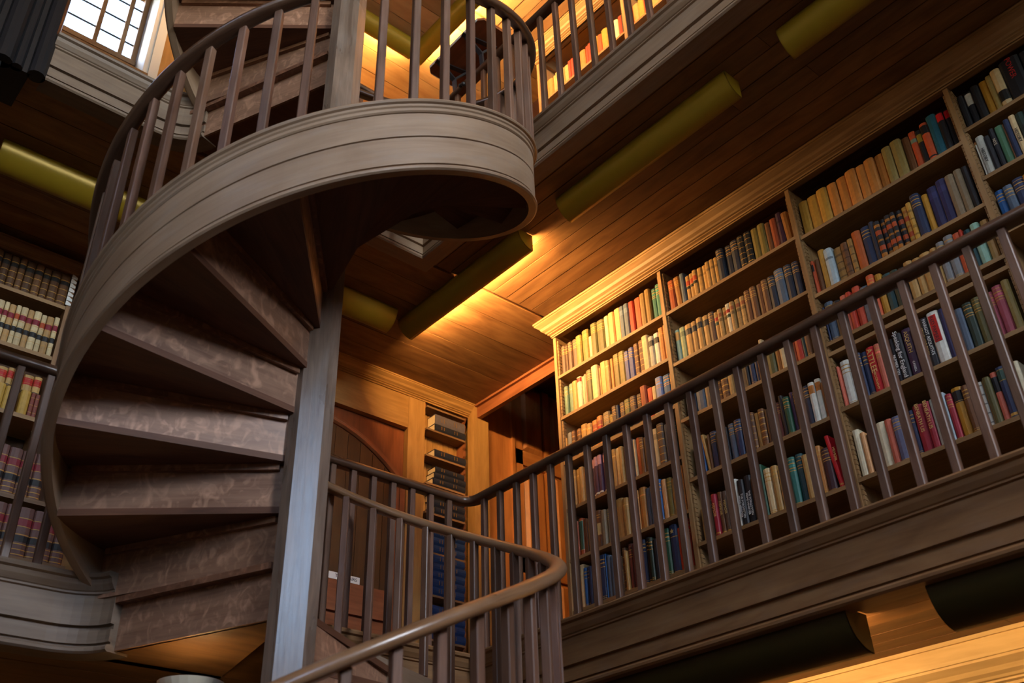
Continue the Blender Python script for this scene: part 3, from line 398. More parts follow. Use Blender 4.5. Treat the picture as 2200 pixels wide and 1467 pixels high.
def flight(dz, k0, k1, a_from, a_to, bal, sk=()):
    mb = MB(); mb.sweep(HP, helix(SR, SZ0+dz, a_from, a_to, max(8, int((a_to-a_from)/.045)))); mb.build('string', 'string', stair)['label'] = 'curved greyish oak outer string'
    mb = MB(); smooth_rail(mb, helix(SR+.0, SZ0+.722+dz, a_from-.05, a_to, max(8, int((a_to-a_from)/.05))), .068, .062); mb.build('handrail', 'wornrail' if dz < 0 else 'handrail', stair)
    ri, ro = .085, SR-.046
    for k in range(k0, k1):
        a = T0+DT*k; zb = ZB0+RISE*k+dz; zt = zb+RISE         # riser bottom / underside of the tread above
        # riser: a radial board with a batten behind its head
        mb = MB(); ca, sa = math.cos(a), math.sin(a); ux = Vector((ca, sa, 0)); uy = Vector((-sa, ca, 0)); uz = Vector((0, 0, 1)); O = Vector((AX, AY, 0))
        g = random.uniform(.82, 1.15)
        zq = zb+(.027 if k else 0); mb.obox(O+ux*((ri+ro)/2)+uz*((zq+zt-.001)/2), (ux, uy, uz), ((ro-ri)/2, .010, (zt-.001-zq)/2), 0, (g, g*.98, g*.96))
        mb.obox(O+ux*((ri+ro)/2)+uz*(zt-.013)+uy*.020, (ux, uy, uz), ((ro-ri)/2-.02, .011, .013), 0, (.7, .6, .5))
        mb.build('riser', 'riser', stair)
        mb = MB(); a2 = a+DT; no = .03
        off = lambda r, aa, d: (AX+r*math.cos(aa)-d*math.sin(aa), AY+r*math.sin(aa)+d*math.cos(aa))
        n = 6; poly = [off(ri, a, -no*.3)]+[off(ro, a, -no)]+[rad(0, ro, a+(a2-a)*i/n) for i in range(1, n)]+[off(ro, a2, .012), off(ri, a2, .012)]
        mb.prism(poly, zt, zt+.028, ang=(a+a2)/2); mb.build('tread', 'tread', stair)
    for d in bal:
        a = math.radians(d); z = SZ0+SP*a+dz
        baluster(stair, AX+(SR-.018)*math.cos(a), AY+(SR-.018)*math.sin(a), z-.004, z+.705, a)
b1 = [d for d in [273.0+8.35*i for i in range(-7, 28)] if abs(d-331.2) > 5]
flight(0, 0, NR, math.radians(199), math.radians(508), b1)
b0 = [282.0+8.35*i for i in range(0, 27)]
flight(-S, 3, NR, math.radians(262), math.radians(506), b0)
flight(S, 0, 6, math.radians(199), math.radians(330), [])
# landings: fascia boards under the landing edge, and the landing boards
for dz, nm in ((0, 'lower'), (S, 'upper')):
    mb = MB(); p0, p1 = r1pt(0), r1pt(.97)
    u = Vector((p1[0]-p0[0], p1[1]-p0[1], 0)); L_ = u.length; u.normalize(); n_ = Vector((-u.y, u.x, 0))
    mb.obox(Vector((p0[0], p0[1], 0))+u*L_/2+Vector((0, 0, (1.175+ZB0)/2+dz+.002)), (u, n_, Vector((0, 0, 1))), (L_/2, .012, (ZB0-1.175)/2-.001), 0)
    mb.obox(Vector((p0[0], p0[1], 0))+u*L_/2-n_*.018*(-1 if n_.y < 0 else 1)+Vector((0, 0, 1.376+dz)), (u, n_, Vector((0, 0, 1))), (L_/2, .034, .013), 0, (.6, .5, .45))
    mb.build('landing_board', 'riser', stair)
    aL = T0+DT*NR
    mb = MB(); poly = [p0, p1, (XG-.05 if dz == 0 else XU-.05, p1[1]-.02), (XG-.05 if dz == 0 else XU-.05, 2.32), rad(0, SR-.05, aL-.02), rad(0, .09, aL)]
    mb.prism(poly, 1.178+dz, 1.39+dz, ang=PI/2); mb.build('landing', 'plank' if dz == 0 else 'tread', stair)

# ------------------------------------------------------------------ gallery railings
def round_corner(p, c, q, r, n=6):
    p, c, q = Vector(p), Vector(c), Vector(q); a = (p-c).normalized(); b = (q-c).normalized()
    s = c+a*r; e = c+b*r; o = c+(a+b)*r
    return [tuple(o+(s-o)*math.cos(t*PI/2/n)+(e-o)*math.sin(t*PI/2/n)) for t in range(n+1)]
def railing(pts, zk, zr, bal, label, name='gallery_railing', z_off=0):
    e = empty(name, (pts[0][0], pts[0][1], zk), label, 'railing')
    mb = MB(); smooth_rail(mb, plan_path(pts, zr), .074, .064); mb.build('handrail', 'handrail', e)
    for x, y, a in bal: baluster(e, x, y, zk-.006, zr-.018, a)
    return e
yl = YG+.025; xl = XG-.03
c_ = round_corner((XE, yl, 0), (xl, yl, 0), (xl, 2.2, 0), .085)
pts = [(XE, yl)]+[(p[0], p[1]) for p in c_]+[(xl, 2.27)]
bal = [(-1.374-.1393*n, yl, 0) for n in range(-4, 20)]+[(xl, 2.532+.1275*n-.125, 0) for n in range(0, 7)]
railing(pts, LIP, 2.352, bal, 'dark oak railing with square balusters along the lit lower gallery')
pts = [(xl, 1.14), (xl, -3.8)]; bal = [(xl, 1.08-.128*n, 0) for n in range(9)]
railing(pts, LIP, 2.352, bal, 'dark oak railing in front of the law volumes at far left')
yu = YU+.025; xu = XU-.03
c_ = round_corner((XE, yu, 0), (xu, yu, 0), (xu, 2.2, 0), .085)
pts = [(XE, yu)]+[(p[0], p[1]) for p in c_]+[(xu, 2.27)]
bal = [(-2.981+.142*n, yu, 0) for n in range(-8, 12)]+[(xu, 2.82-.128*n, 0) for n in range(4)]
railing(pts, LIP+S, 2.352+S, bal, 'oak railing of the upper gallery at the top of the picture')

# reading board fixed over the upper railing
rb = empty('reading_board', (-3.7, yu, 2.38+S), 'brown lectern board with clipped corners on forked brackets, over the upper railing', 'reading board')
mb = MB(); k = .035; x0, x1, y0, y1 = -4.0, -3.395, 2.83, 3.125
mb.prism([(x0+k, y0), (x1-k, y0), (x1, y0+k), (x1, y1-k), (x1-k, y1), (x0+k, y1), (x0, y1-k), (x0, y0+k)], 5.50, 5.522); mb.build('board', 'panelred', rb)
mb = MB(); k2 = k-.004
for i, (a, b) in enumerate((((x0+k, y0), (x1-k, y0)), ((x0, y1-k), (x0, y0+k)), ((x0, y0+k), (x0+k, y0)))):
    u = Vector((b[0]-a[0], b[1]-a[1], 0)); l = u.length; u.normalize(); mb.obox(Vector((a[0], a[1], 5.511))+u*l/2, (u, Vector((-u.y, u.x, 0)), Vector((0, 0, 1))), (l/2, .002, .012))
mb.build('edge_strip', 'white', rb)
def bar(mb, a, b, w, t, side):
    a, b = Vector(a), Vector(b); u = (b-a); l = u.length; u.normalize(); s_ = Vector(side); n = u.cross(s_).normalized(); s_ = n.cross(u)
    mb.obox((a+b)/2, (u, s_, n), (l/2, w/2, t/2))
for bx in (-3.86, -3.56):
    mb = MB(); A = (bx, yu, 5.262)
    bar(mb, A, (bx+.01, yu-.02, 5.38), .034, .014, (1, 0, 0)); bar(mb, (bx+.01, yu-.02, 5.37), (bx-.02, yu-.13, 5.498), .034, .014, (1, 0, 0)); bar(mb, (bx+.01, yu-.02, 5.37), (bx+.03, yu+.08, 5.498), .034, .014, (1, 0, 0))
    bar(mb, (bx-.02, yu-.16, 5.495), (bx+.03, yu+.10, 5.495), .034, .010, (1, 0, 0)); mb.build('bracket', 'iron', rb)
mb = MB()
def ball(mb, c, r, n=10, m=6):
    for i in range(m):
        for j in range(n):
            p = []
            for a, b in ((i, j), (i, j+1), (i+1, j+1), (i+1, j)):
                t, f = PI*a/m, 2*PI*b/n; p.append((c[0]+r*math.sin(t)*math.cos(f), c[1]+r*math.sin(t)*math.sin(f), c[2]-r*math.cos(t)))
            if i == 0: p = [p[0], p[2], p[3]]
            elif i == m-1: p = [p[0], p[1], p[2]]
            mb.face(p, [(0, 0)]*len(p), smooth=True)
ball(mb, (-3.74, yu-.05, 5.20), .016); ball(mb, (-3.71, yu-.05, 5.19), .016); bar(mb, (-3.72, yu-.05, 5.195), (-3.72, yu, 5.22), .008, .008, (1, 0, 0)); mb.build('clamp_knob', 'black', rb)
# ------------------------------------------------------------------ bookcases
CORN = [(0, 0), (.012, 0), (.012, .012), (.026, .018), (.026, .026), (.036, .030), (.042, .040), (.058, .052), (.066, .070), (.082, .084), (.094, .094), (.094, .104), (.101, .106), (.101, .120), (-.05, .120), (-.05, 0)]
def notches(mb, x, sx, y0, y1, z0, z1):
    """saw-toothed shelf strips at the front and back edge of an upright, on its side facing sx"""
    for y in (y0+.012, y1-.06):
        z = z0
        while z < z1-.04:
            mb.extr([(0, 0), (.030, .0), (.030, .012), (.012, .024), (0, .024)], (x, y, z), (0, 1, 0), (0, 0, 1), (sx, 0, 0), .012, 'w'); z += .027
BAYS = [(-4.276, -3.256, [3.586, 3.257, 2.919, 2.582, 2.243, 1.915]), (-3.256, -2.238, [3.576, 3.194, 2.802, 2.417, 2.030]),
        (-2.238, -1.222, [3.548, 3.140, 2.822, 2.760, 2.430, 2.038]), (-1.222, -.206, [3.605, 3.280, 2.938, 2.60, 2.26, 1.92]), (-.206, .81, [3.58, 3.22, 2.86, 2.5, 2.14])]
def bookcase(zt, zfloor, bays, label, letters, mat='case', depth=.30, shelfmat='case', x_end=.81, back='caseback'):
    """run of open shelves whose cornice meets the soffit at zt"""
    e = empty('bookcase', (bays[0][0], YB, zfloor), label, 'bookcase')
    x0 = bays[0][0]; zf = zt-.134                                  # frieze bottom
    mb = MB(); pr = [(a, b-.120) for a, b in CORN]
    pth = [(Vector((x_end, YB, zt-.001)), Vector((0, -1, 0)), Vector((0, 0, 1))), (Vector((x0, YB, zt-.001)), Vector((-1, -1, 0)), Vector((0, 0, 1))), (Vector((x0, YB+.34, zt-.001)), Vector((-1, 0, 0)), Vector((0, 0, 1)))]
    mb.sweep(pr, pth); mb.build('cornice', mat, e)
    mb = MB(); mb.box(x0, x_end, YB, YB+.03, zf, zt-.03, 0); mb.box(x0-.004, x_end, YB-.008, YB+.01, zf, zf+.010, 0); mb.build('frieze', mat, e)
    for i, (xa, xb, zs) in enumerate(bays):
        mb = MB()
        hw = .013
        mb.box(xa if i == 0 else xa-hw, xa+hw*2 if i == 0 else xa+hw, YB, YB+depth, zfloor, zf, 2)
        notches(mb, xa+(hw*2 if i == 0 else hw), 1, YB, YB+depth, zs[-1]-.30, zf)
        if i > 0: notches(mb, xa-hw, -1, YB, YB+depth, zs[-1]-.30, zf)
        mb.build('upright', mat, e)
        for z in zs:
            mb = MB(); g = random.uniform(.85, 1.1)
            mb.box(xa+.016, xb-.014, YB+.004, YB+depth, z-.022, z, 0, (g, g, g)); mb.build('shelf', shelfmat, e)
    mb = MB(); mb.box(x_end-.013, x_end+.013, YB, YB+depth, zfloor, zf, 2); mb.build('upright', mat, e)
    mb = MB(); mb.box(x0, x_end, YB+depth, YB+depth+.02, zfloor, zt-.03, 2); mb.build('back_panel', back, e)
    for tx, x, z in letters: text_obj('shelf_letters', tx, mat, e, (x, YB-.001, z), (1, 0, 0), (0, 0, 1), .062, .006, .0012)
    return e
bookcase(Z2, LIP-.095, BAYS, 'long oak bookcase of the lit lower gallery, filled with books behind the railing', [('A.Y', -3.775, 3.946), ('B.Y', -2.747, 3.946), ('C.Y', -1.73, 3.946)])
bookcase(Z3, LIP+S-.095, [(-4.276, -3.256, [6.30, 5.96, 5.62]), (-3.256, -2.238, [6.30, 5.96, 5.62]), (-2.238, -1.222, [6.30, 5.96])], 'bright bookcase of the upper gallery behind the top railing', [], x_end=-1.222)

# ground floor bookcase: only its head shows, with the painted C.Z plate
gb = empty('bookcase', (-4.0, YB, FL), 'pale bookcase head with moulded cornice and C.Z plate at bottom right', 'bookcase')
mb = MB(); pr = [(a*.9, b-.120) for a, b in CORN]
mb.sweep(pr, [(Vector((.8, YB, Z1-.085)), Vector((0, -1, 0)), Vector((0, 0, 1))), (Vector((-4.2, YB, Z1-.085)), Vector((0, -1, 0)), Vector((0, 0, 1)))]); mb.build('cornice', 'lowcase', gb)
mb = MB(); mb.box(-4.2, .8, YB, YB+.03, Z1-.31, Z1-.09, 0); mb.box(-4.2, .8, YB-.012, YB+.01, Z1-.325, Z1-.305, 0); mb.build('frieze', 'lowcase', gb)
mb = MB(); mb.box(-4.2, .8, YB+.30, YB+.32, FL, Z1-.3, 2)
for x in (-4.2, -3.2, -2.2, -1.2, -.2, .8): mb.box(x-.015, x+.015, YB, YB+.3, FL, Z1-.3, 2)
for z in (.5, .16, -.2): mb.box(-4.2, .8, YB, YB+.3, z-.02, z, 0)
mb.build('shelving', 'case', gb)
mb = MB()      # stepped boards closing the gap between cornice and soffit
mb.box(-4.2, .8, YB-.02, YB+.02, Z1-.07, Z1+.012, 0); mb.box(-4.2, .8, YB-.035, YB-.02, Z1-.005, Z1+.012, 0); mb.build('top_board', 'lowcase', gb)
# plate with C.Z: centre from the photograph's place on the frieze
px, pz, pw, ph = -1.81, .958, .235, .125
mb = MB(); q = .018
mb.extr([(-pw/2+.006, -ph/2+q*.3), (-pw/2+.02, -ph/2), (pw/2-q, -ph/2+.004), (pw/2, -ph/2+q), (pw/2-.003, ph/2-q), (pw/2-q*1.2, ph/2), (-pw/2+q*.6, ph/2-.003), (-pw/2, ph/2-q), (-pw/2+.004, 0)], (px, YB, pz), (1, 0, 0), (0, 0, 1), (0, -1, 0), .004); pl = mb.build('label_plate', 'plate', gb)
mb = MB()
def glyph(mb, polys, ox, oz, k):
    for p in polys: mb.extr([(ox+a*k, oz+b*k) for a, b in p], (px, YB-.004, pz), (1, 0, 0), (0, 0, 1), (0, -1, 0), .002)
# C: thick left bowl thinning to the ends, with serifs
n = 14; oa = [math.radians(50+260*i/n) for i in range(n+1)]
for i in range(n):
    a, b = oa[i], oa[i+1]; th = lambda t: .05+.17*max(0, -math.cos(t))**1.2 if math.cos(t) < 0 else .05
    glyph(mb, [[(.42*math.cos(a), .5*math.sin(a)), (.42*math.cos(b), .5*math.sin(b)), ((.42-th(b))*math.cos(b), (.5-.05)*math.sin(b)), ((.42-th(a))*math.cos(a), (.5-.05)*math.sin(a))]], -.060, 0, .078)
glyph(mb, [[(.20, .50), (.36, .54), (.38, .20), (.32, .20), (.25, .36)]], -.060, 0, .078)
glyph(mb, [[(-.06, -.5), (.06, -.5), (.06, -.38), (-.06, -.38)]], -.010, 0, .078)
glyph(mb, [[(-.36, -.5), (-.12, -.5), (.36, .5), (.12, .5)], [(-.38, .5), (.14, .5), (.10, .43), (-.26, .43), (-.36, .22), (-.40, .22)], [(-.14, -.5), (.40, -.5), (.44, -.18), (.39, -.18), (.28, -.43), (-.10, -.43)]], .042, 0, .078)
t = mb.build('lettering', 'letter', pl); t.parent = pl; t.matrix_parent_inverse = pl.matrix_world.inverted() if False else Matrix.Identity(4)

# ------------------------------------------------------------------ books
PAL = dict(pur='5b4436', dbr='4a3220', olv='7a6a34', crm='cdb283', dol='57522c', pch='d39a64', slb='4d5a6b', red='a8301c', brk='99451f', obr='7a5d2c', tea='2f6a60', sgr='5f7a66', tan='a9824a',
  pal='d2c6a4', sag='8fa07c', pnk='d08568', tnc='c79a5c', tor='b87838', vbl='4a4f84', brn='6b4426', gry='a8a69a', wht='d6d2c4', grb='77787a', gbr='7b6a52', nav='232f4e', gol='6d6a3e', rdo='b8452a', per='7484b4',
  blu='1f5590', dpu='442842', blk='1d1c20', dgr='26362c', dgn='1f4a34', obn='8c5a26', mar='5e2a22', gbk='222', nvb='252a3a', trc='9a4a2c', lbl='7fa9ac', dtl='1d4146', gol2='a98', crs='932131', dmr='40242a', brd='b3131c',
  tny='b08536', ota='94804a', cor='c2542f', tbl='1f5566', lgb='9fb0b8', tmt='8f6a34', rst='a14e1c', och='b07c22', dvn='2a2850', sal='c0624c', mnt='7fa391', ros='9a4654', slv='5a5a72', sgn='4f7a5c')
PAL = {k: hexc(v if len(v) == 6 else '222222') for k, v in PAL.items()}
NAMES = dict(pur='purple-brown', dbr='dark brown', olv='olive', crm='cream', dol='dark olive', pch='peach', slb='slate blue', red='red', brk='brick red', obr='olive-brown', tea='teal', sgr='grey-green', tan='tan', pal='pale grey',
  sag='sage green', pnk='pink', tnc='sandy', tor='orange-tan', vbl='violet-blue', brn='brown', gry='grey', wht='white', grb='blue-grey', gbr='grey-brown', nav='navy', gol='mossy', rdo='orange-red', per='periwinkle', blu='blue', dpu='dark purple',
  blk='black', dgr='dark green', dgn='bottle green', obn='ochre-brown', mar='maroon', nvb='blue-black', trc='terracotta', lbl='light blue', dtl='dark teal', crs='crimson', dmr='dark maroon', brd='bright red', tny='tawny', ota='drab olive',
  cor='coral', tbl='teal blue', lgb='pale blue', tmt='mottled tan', rst='rust', och='ochre', dvn='indigo', sal='salmon', mnt='mint', ros='rose', slv='slate violet', sgn='sea green')
GILT = hexc('b98a3c'); LR = hexc('a8231c'); LK = hexc('1c1a1c'); LG = hexc('27443a'); LW = hexc('cfc9b8'); LO = hexc('b06a24'); LP = hexc('b0808c')
def scale(c, k): return tuple(min(1, x*k) for x in c)
def bands(st, c):
    """(from, to, colour) along the height of the spine, as fractions"""
    if st == 'g': return [(.045, .055, GILT), (.70, .715, GILT), (.75, .77, GILT), (.79, .83, scale(c, 1.6)), (.85, .87, GILT), (.93, .94, GILT)]
    if st == 'G': return [(.10, .12, GILT), (.27, .285, GILT), (.44, .455, GILT), (.61, .625, GILT), (.66, .74, scale(c, .6)), (.78, .795, GILT), (.93, .94, GILT)]
    if st == 'e': return [(x, x+.012, scale(c, .35)) for x in (.16, .32, .49, .65, .82)]+[(x+.06, x+.09, GILT) for x in (.17, .33, .51, .67, .83)]
    if st == 'b': return [(.05, .065, GILT), (.09, .10, GILT), (.72, .735, GILT), (.80, .825, GILT), (.88, .90, GILT)]
    if st == 't': return [(.72, .86, scale(c, 1.5) if sum(c) < .6 else scale(c, .55))]
    if st == 'r': return [(.84, .97, LR)]
    if st == 'k': return [(.68, .86, scale(LK, 2.2))]
    if st == 'R': return [(.10, .12, GILT), (.55, .66, LR), (.70, .84, hexc('9a4a2c')), (.90, .91, GILT)]
    if st == 'L': return [(.14, .15, scale(c, .6)), (.50, .60, LK), (.63, .80, hexc('a8401c')), (.88, .89, scale(c, .6))]
    if st == 'L2': return [(.08, .09, scale(c, .5)), (.55, .65, LG), (.70, .81, LR), (.9, .91, scale(c, .6))]
    if st == 'l': return [(.2, .21, scale(c, .6)), (.36, .37, scale(c, .6)), (.58, .68, scale(c, .45)), (.73, .85, hexc('94522a')), (.92, .93, scale(c, .6))]
    if st == 'p': return [(.06, .10, LW), (.76, .985, LP)]
    if st == 'p2': return [(.68, .93, hexc('b99a62'))]
    if st == 'c': return [(.36, .66, hexc('cdb070')), (.80, .82, GILT), (.86, .88, GILT)]
    if st == 's': return [(.16, .93, hexc('c8a878')), (.17, .92, hexc('37523e'))]
    if st == 'S': return [(.05, .06, GILT), (.74, .755, GILT)]
    if st == 'o': return [(.72, .92, LO)]
    if st == 'm': return [(.15, .19, scale(c, .5)), (.33, .40, scale(c, .55)), (.55, .58, scale(c, .4)), (.74, .80, scale(c, .5))]
    if st == 'M': return [(.05, .14, hexc('a0641e')), (.22, .34, hexc('a8461c')), (.45, .50, hexc('a0641e')), (.62, .74, hexc('a8461c')), (.83, .90, hexc('a0641e'))]
    if st == 'K': return [(.68, .88, LK)]
    if st == 'K2': return [(.60, .90, LK)]
    if st == 'q': return [(.70, .80, hexc('7c9484'))]
    if st == 'y': return [(.03, .09, hexc('a88a2c')), (.66, .88, hexc('8c7a2a'))]
    if st == 'z': return [(.10, .14, LK), (.72, .93, LK)]
    if st == 'x': return [(.06, .14, LR), (.76, .93, LR)] if random.random() < .5 else [(.78, .97, hexc('c0141c'))]
    if st == 'h': return [(.70, .93, LK), (.72, .73, GILT)]
    if st == 'w': return [(.62, .94, LW)]
    if st == 'i': return [(.16, .42, LK)]
    if st == 'j': return [(.72, .95, LG), (.73, .74, GILT), (.93, .94, GILT), (.06, .11, GILT)]
    if st == 'd': return [(.70, .76, scale(c, .4))]
    if st == 's2': return [(x, x+.03, scale(c, .3)) for x in (.1, .3, .5, .7, .9)]
    if st == 'O': return [(0, .07, LO), (.92, 1, LO)]
    if st == 'v': return [(.06, .09, GILT)]
    if st == 'W': return []
    return []
def book_mesh(mb, x0, x1, yf, z, h, d, c, st, lean=0., flat=None):
    """one closed book; rounded spine towards -y, bands of colour up the spine"""
    w = x1-x0; xm = (x0+x1)/2; n = 5; bul = min(.012, w*.28)
    prof = [(x0, yf+d)]+[(xm-w/2*math.cos(PI*i/(n-1)), yf+bul*(1-math.sin(PI*i/(n-1)))) for i in range(n)]+[(x1, yf+d)]
    bs = sorted((b for b in bands(st, c)), key=lambda b: b[0]); cuts = sorted({0., .012, .988, 1.}|{min(1, max(0, v)) for b in bs for v in b[:2]})
    def colour(t):
        k = c
        for a, b, q in bs:
            if a <= t <= b: k = q
        return k
    sh = random.uniform(.9, 1.1); T = math.tan(lean)
    P = lambda q, t: (q[0]+T*h*t, q[1]+(.002 if t in (0., 1.) else 0), z+h*t)
    for i in range(len(cuts)-1):
        a, b = cuts[i], cuts[i+1]; k = scale(colour((a+b)/2), sh)
        for j in range(len(prof)-1):
            side = j in (0, len(prof)-2)
            mb.face([P(prof[j], a), P(prof[j+1], a), P(prof[j+1], b), P(prof[j], b)], [(0, 0)]*4, scale(c, sh) if side else k, 0, not side)
    mb.face([P(q, 1.) for q in prof], [(0, 0)]*len(prof), hexc('9c8458')); mb.face([P(q, 0.) for q in prof[::-1]], [(0, 0)]*len(prof), hexc('9c8458'))
    mb.face([P(prof[-1], 0.), P(prof[0], 0.), P(prof[0], 1.), P(prof[-1], 1.)], [(0, 0)]*4, hexc('9c8458'))
ROWNAME = {1: 'top', 2: 'second', 3: 'third', 4: 'fourth', 5: 'fifth', 6: 'sixth'}
BAYNAME = {1: 'first bay', 2: 'second bay', 3: 'third bay', 4: 'fourth bay', 5: 'upper gallery'}
ORD = ['first', 'second', 'third', 'fourth', 'fifth', 'sixth', 'seventh', 'eighth', 'ninth', 'tenth', 'eleventh', 'twelfth', 'thirteenth', 'fourteenth', 'fifteenth', 'sixteenth', 'seventeenth', 'eighteenth', 'nineteenth', 'twentieth',
       'twenty-first', 'twenty-second', 'twenty-third', 'twenty-fourth', 'twenty-fifth', 'twenty-sixth', 'twenty-seventh', 'twenty-eighth', 'twenty-ninth', 'thirtieth']
FEAT = dict(g=' gilt-lettered', G=' gilt-banded', e=' ribbed gilt', b=' gilt-lined', r=' red-topped', R=' red-labelled', L=' black-and-red-labelled', L2=' red-and-green-labelled', p=' pink-topped', M=' marbled', m=' mottled', c=' cream-banded', o=' orange-topped', k=' dark-titled', K=' black-labelled', K2=' black-labelled', h=' black-labelled', w=' white-labelled', x=' red-banded', z=' black-banded', S=' star-stamped', j=' green-labelled', s=' striped', s2=' striped')
FAC = {1: [.31, .295, .30, .31, .30, .31], 2: [.285, .268, .265, .265, .31], 3: [.305, .295, .29, .295, .275], 4: [.29, .29, .29], 5: [.30]}
TITLES = {'F': [('THE FORGOTTEN', 'white', .0175, .42, .006), ('PRIME MINISTER', 'white', .0175, .42, -.012)], 'A': [('ATTLEE', 'gilt', .042, .70, 0), ('A BIOGRAPHY', 'gilt', .018, .3, 0)], 'E': [('Speaking for England', 'white', .032, .56, 0)], 'Q': [('ASQUITH', 'gilt', .030, .72, 0), ('CASSELL', 'white', .016, .22, .0)],
  'N': [('MARGOT ASQUITH\'S', 'white', .022, .60, .010), ('GREAT WAR DIARY', 'gilt', .018, .55, -.013)], 'Y': [('NYE', 'crm', .045, .66, 0)], 'u': [('BENEATH US', 'gilt', .026, .72, .0)], 'n': [('NUMBER TEN', 'white', .020, .42, 0)], 'W': [('RED PAPERS', 'ink', .026, .70, -.004)],
  'v': [('MEMOIR', 'gilt', .022, .62, 0)], 'f': [('HISTORY', 'ink', .022, .5, 0)], 'I': [('POWER', 'red', .040, .75, .0)], 'O': [('PAPERS', 'ink', .016, .62, 0)]}
M['crm'] = plain('cream_print', hexc('cdb79a'), .6); M['red'] = plain('red_print', hexc('a8201c'), .6)
def cam_area(x0, x1, z, h, y=YB):     # how large a spine looks from the eye (for choosing the largest 300)
    d2 = x0*x0+y*y+z*z; return (x1-x0)*h*y/d2**1.5
allb = []
for bay, rw, z, txt in BOOKS:
    its = txt.split(';')
    for i, t in enumerate(its):
        x0, x1, c, hf, st = t.split(); x0 = float(x0); x1 = float(x1); st = '' if st == '-' else st
        xa = BAYS[bay-1][0]+.03 if bay < 5 else -4.24
        if x0 < xa: x0 = xa
        if bay < 5 and x1 > BAYS[bay-1][1]-.028: x1 = BAYS[bay-1][1]-.028
        if x1-x0 < .006: continue
        h = float(hf)*FAC[bay][rw-1]; allb.append([bay, rw, i+1, z, x0, x1, c, h, st, cam_area(x0, x1, z, h), len(its)])
keep = {id(b) for b in sorted(allb, key=lambda b: -b[9])[:298]}
rest = MB(); pcount = {}
for b in allb:
    bay, rw, i, z, x0, x1, c, h, st, ar, n = b
    if st.startswith('s') and st == 's': pass
    col = PAL[c]; yf = YB+.018+random.uniform(0, .022); d = random.uniform(.13, .19)
    lean = {('tan', 2, 4): -.10, ('brd', 2, 5): -.10, ('obn', 2, 1): -.04}.get((c, bay, rw), 0)
    if c == 'tan' and (bay, rw) == (2, 4): lean = -.10 if i == 3 else 0
    if lean: x0 += abs(math.tan(lean))*h*.5; x1 += abs(math.tan(lean))*h*.0
    if x1-x0 < .006: x1 = x0+.02
    if id(b) not in keep:
        book_mesh(rest, x0, x1, yf, z, h, d, col, st, 0); continue
    mb = MB(); book_mesh(mb, x0-(x0+x1)/2, x1-(x0+x1)/2, 0, 0, h, d, col, st, lean)
    o = mb.build('book', 'book', loc=((x0+x1)/2, yf, z+.0005))
    size = 'slim ' if x1-x0 < .026 else ('thick ' if x1-x0 > .056 else '')
    where = '%s from the left on the %s shelf, %s' % (ORD[i-1], ROWNAME[rw], BAYNAME[bay])
    tag(o, '%s%s%s book, %s' % (size, NAMES[c], FEAT.get(st, ''), where), 'book', 'books on the lit bookcase' if bay < 5 else 'books of the upper gallery')
    key = st
    if (bay, rw, st) == (4, 1, 'I'): key = 'I'
    for tx, mt, sz, fr, off in (TITLES.get(key, []) if x1-x0 > .018 else []):
        if key == 'W':
            pb = MB(); pb.box(-.018, .018, -.003, .002, h*.42, h*.92); q = pb.build('red_label', plain('red_label', hexc('b81c14'), .5), o); text_obj('spine_title', tx, mt, q, (off, -.0035, h*.67), (0, 0, -1), (1, 0, 0), sz, .001); continue
        k = min(1., (x1-x0)*.9/sz)
        text_obj('spine_title', tx, mt, o, (off*k, -.0012, h*fr), (0, 0, -1), (1, 0, 0), sz*k, .0012)
    if st == 'S':
        mb = MB(); q = []
        for k in range(10): a = PI/2+PI*k/5; r = .016 if k % 2 == 0 else .007; q.append((r*math.cos(a), r*math.sin(a)))
        mb.extr(q, (0, -.002, h*.86), (1, 0, 0), (0, 0, 1), (0, -1, 0), .002); mb.build('star_stamp', 'gilt', o)
o = rest.build('books', 'book'); tag(o, 'the smaller and half hidden books on the same shelves', 'books', kind='stuff')
mb = MB(); book_mesh(mb, -.055, .055, 0, 0, .115, .15, hexc('6a4c44'), ''); o = mb.build('box_file', 'book', loc=(-2.70, YB+.03, 1.706)); tag(o, 'low maroon box file on the dark bottom shelf of the second bay', 'box file')
mb = MB(); mb.box(-2.75, -2.60, YB+.02, YB+.2, 1.690, 1.706, 0)

# paper slips standing up out of the books
k = 0
for x, z in ((-3.02, 2.36), (-2.60, 2.375), (-3.72, 2.90), (-2.985, 2.32)):
    pass
# ------------------------------------------------------------------ back wall woodwork (plane x = XW), seen beyond the stair
bw = MB()
# frame of the arched door: head rail, right stile, sunk spandrel
mb = MB(); mb.box(XW-.05, XW, 1.62, 3.905, 3.672, 3.96, 1); mb.box(XW-.05, XW+.004, 3.905, 4.063, LIP-.09, 3.96, 2); struct(mb, 'trim_5', 'panelgold')
mb = MB(); mb.box(XW-.075, XW-.055, 1.9, 3.91, LIP-.09, 3.68, 2, (.8, .7, .6)); struct(mb, 'trim_6', 'panelred')
cy, cz, rr = 3.05, 2.42, 1.17
def yz_arc(r, a0, a1, n): return [(cy+r*math.cos(a0+(a1-a0)*i/n), cz+r*math.sin(a0+(a1-a0)*i/n)) for i in range(n+1)]
mb = MB(); aa = math.acos((3.905-cy)/rr)
pr = [(0, 0), (.012, .0), (.03, .012), (.03, .030), (.014, .044), (.014, .060), (0, .066), (-.02, .066), (-.02, 0)]
pth = []
for i in range(19):
    a = aa+(PI-2*aa)*i/18; pth.append((Vector((XW-.055, cy+(rr-.04)*math.cos(a), cz+(rr-.04)*math.sin(a))), Vector((1, 0, 0)), Vector((0, math.cos(a), math.sin(a)))))
mb.sweep(pr, pth); struct(mb, 'trim_7', 'panelred')
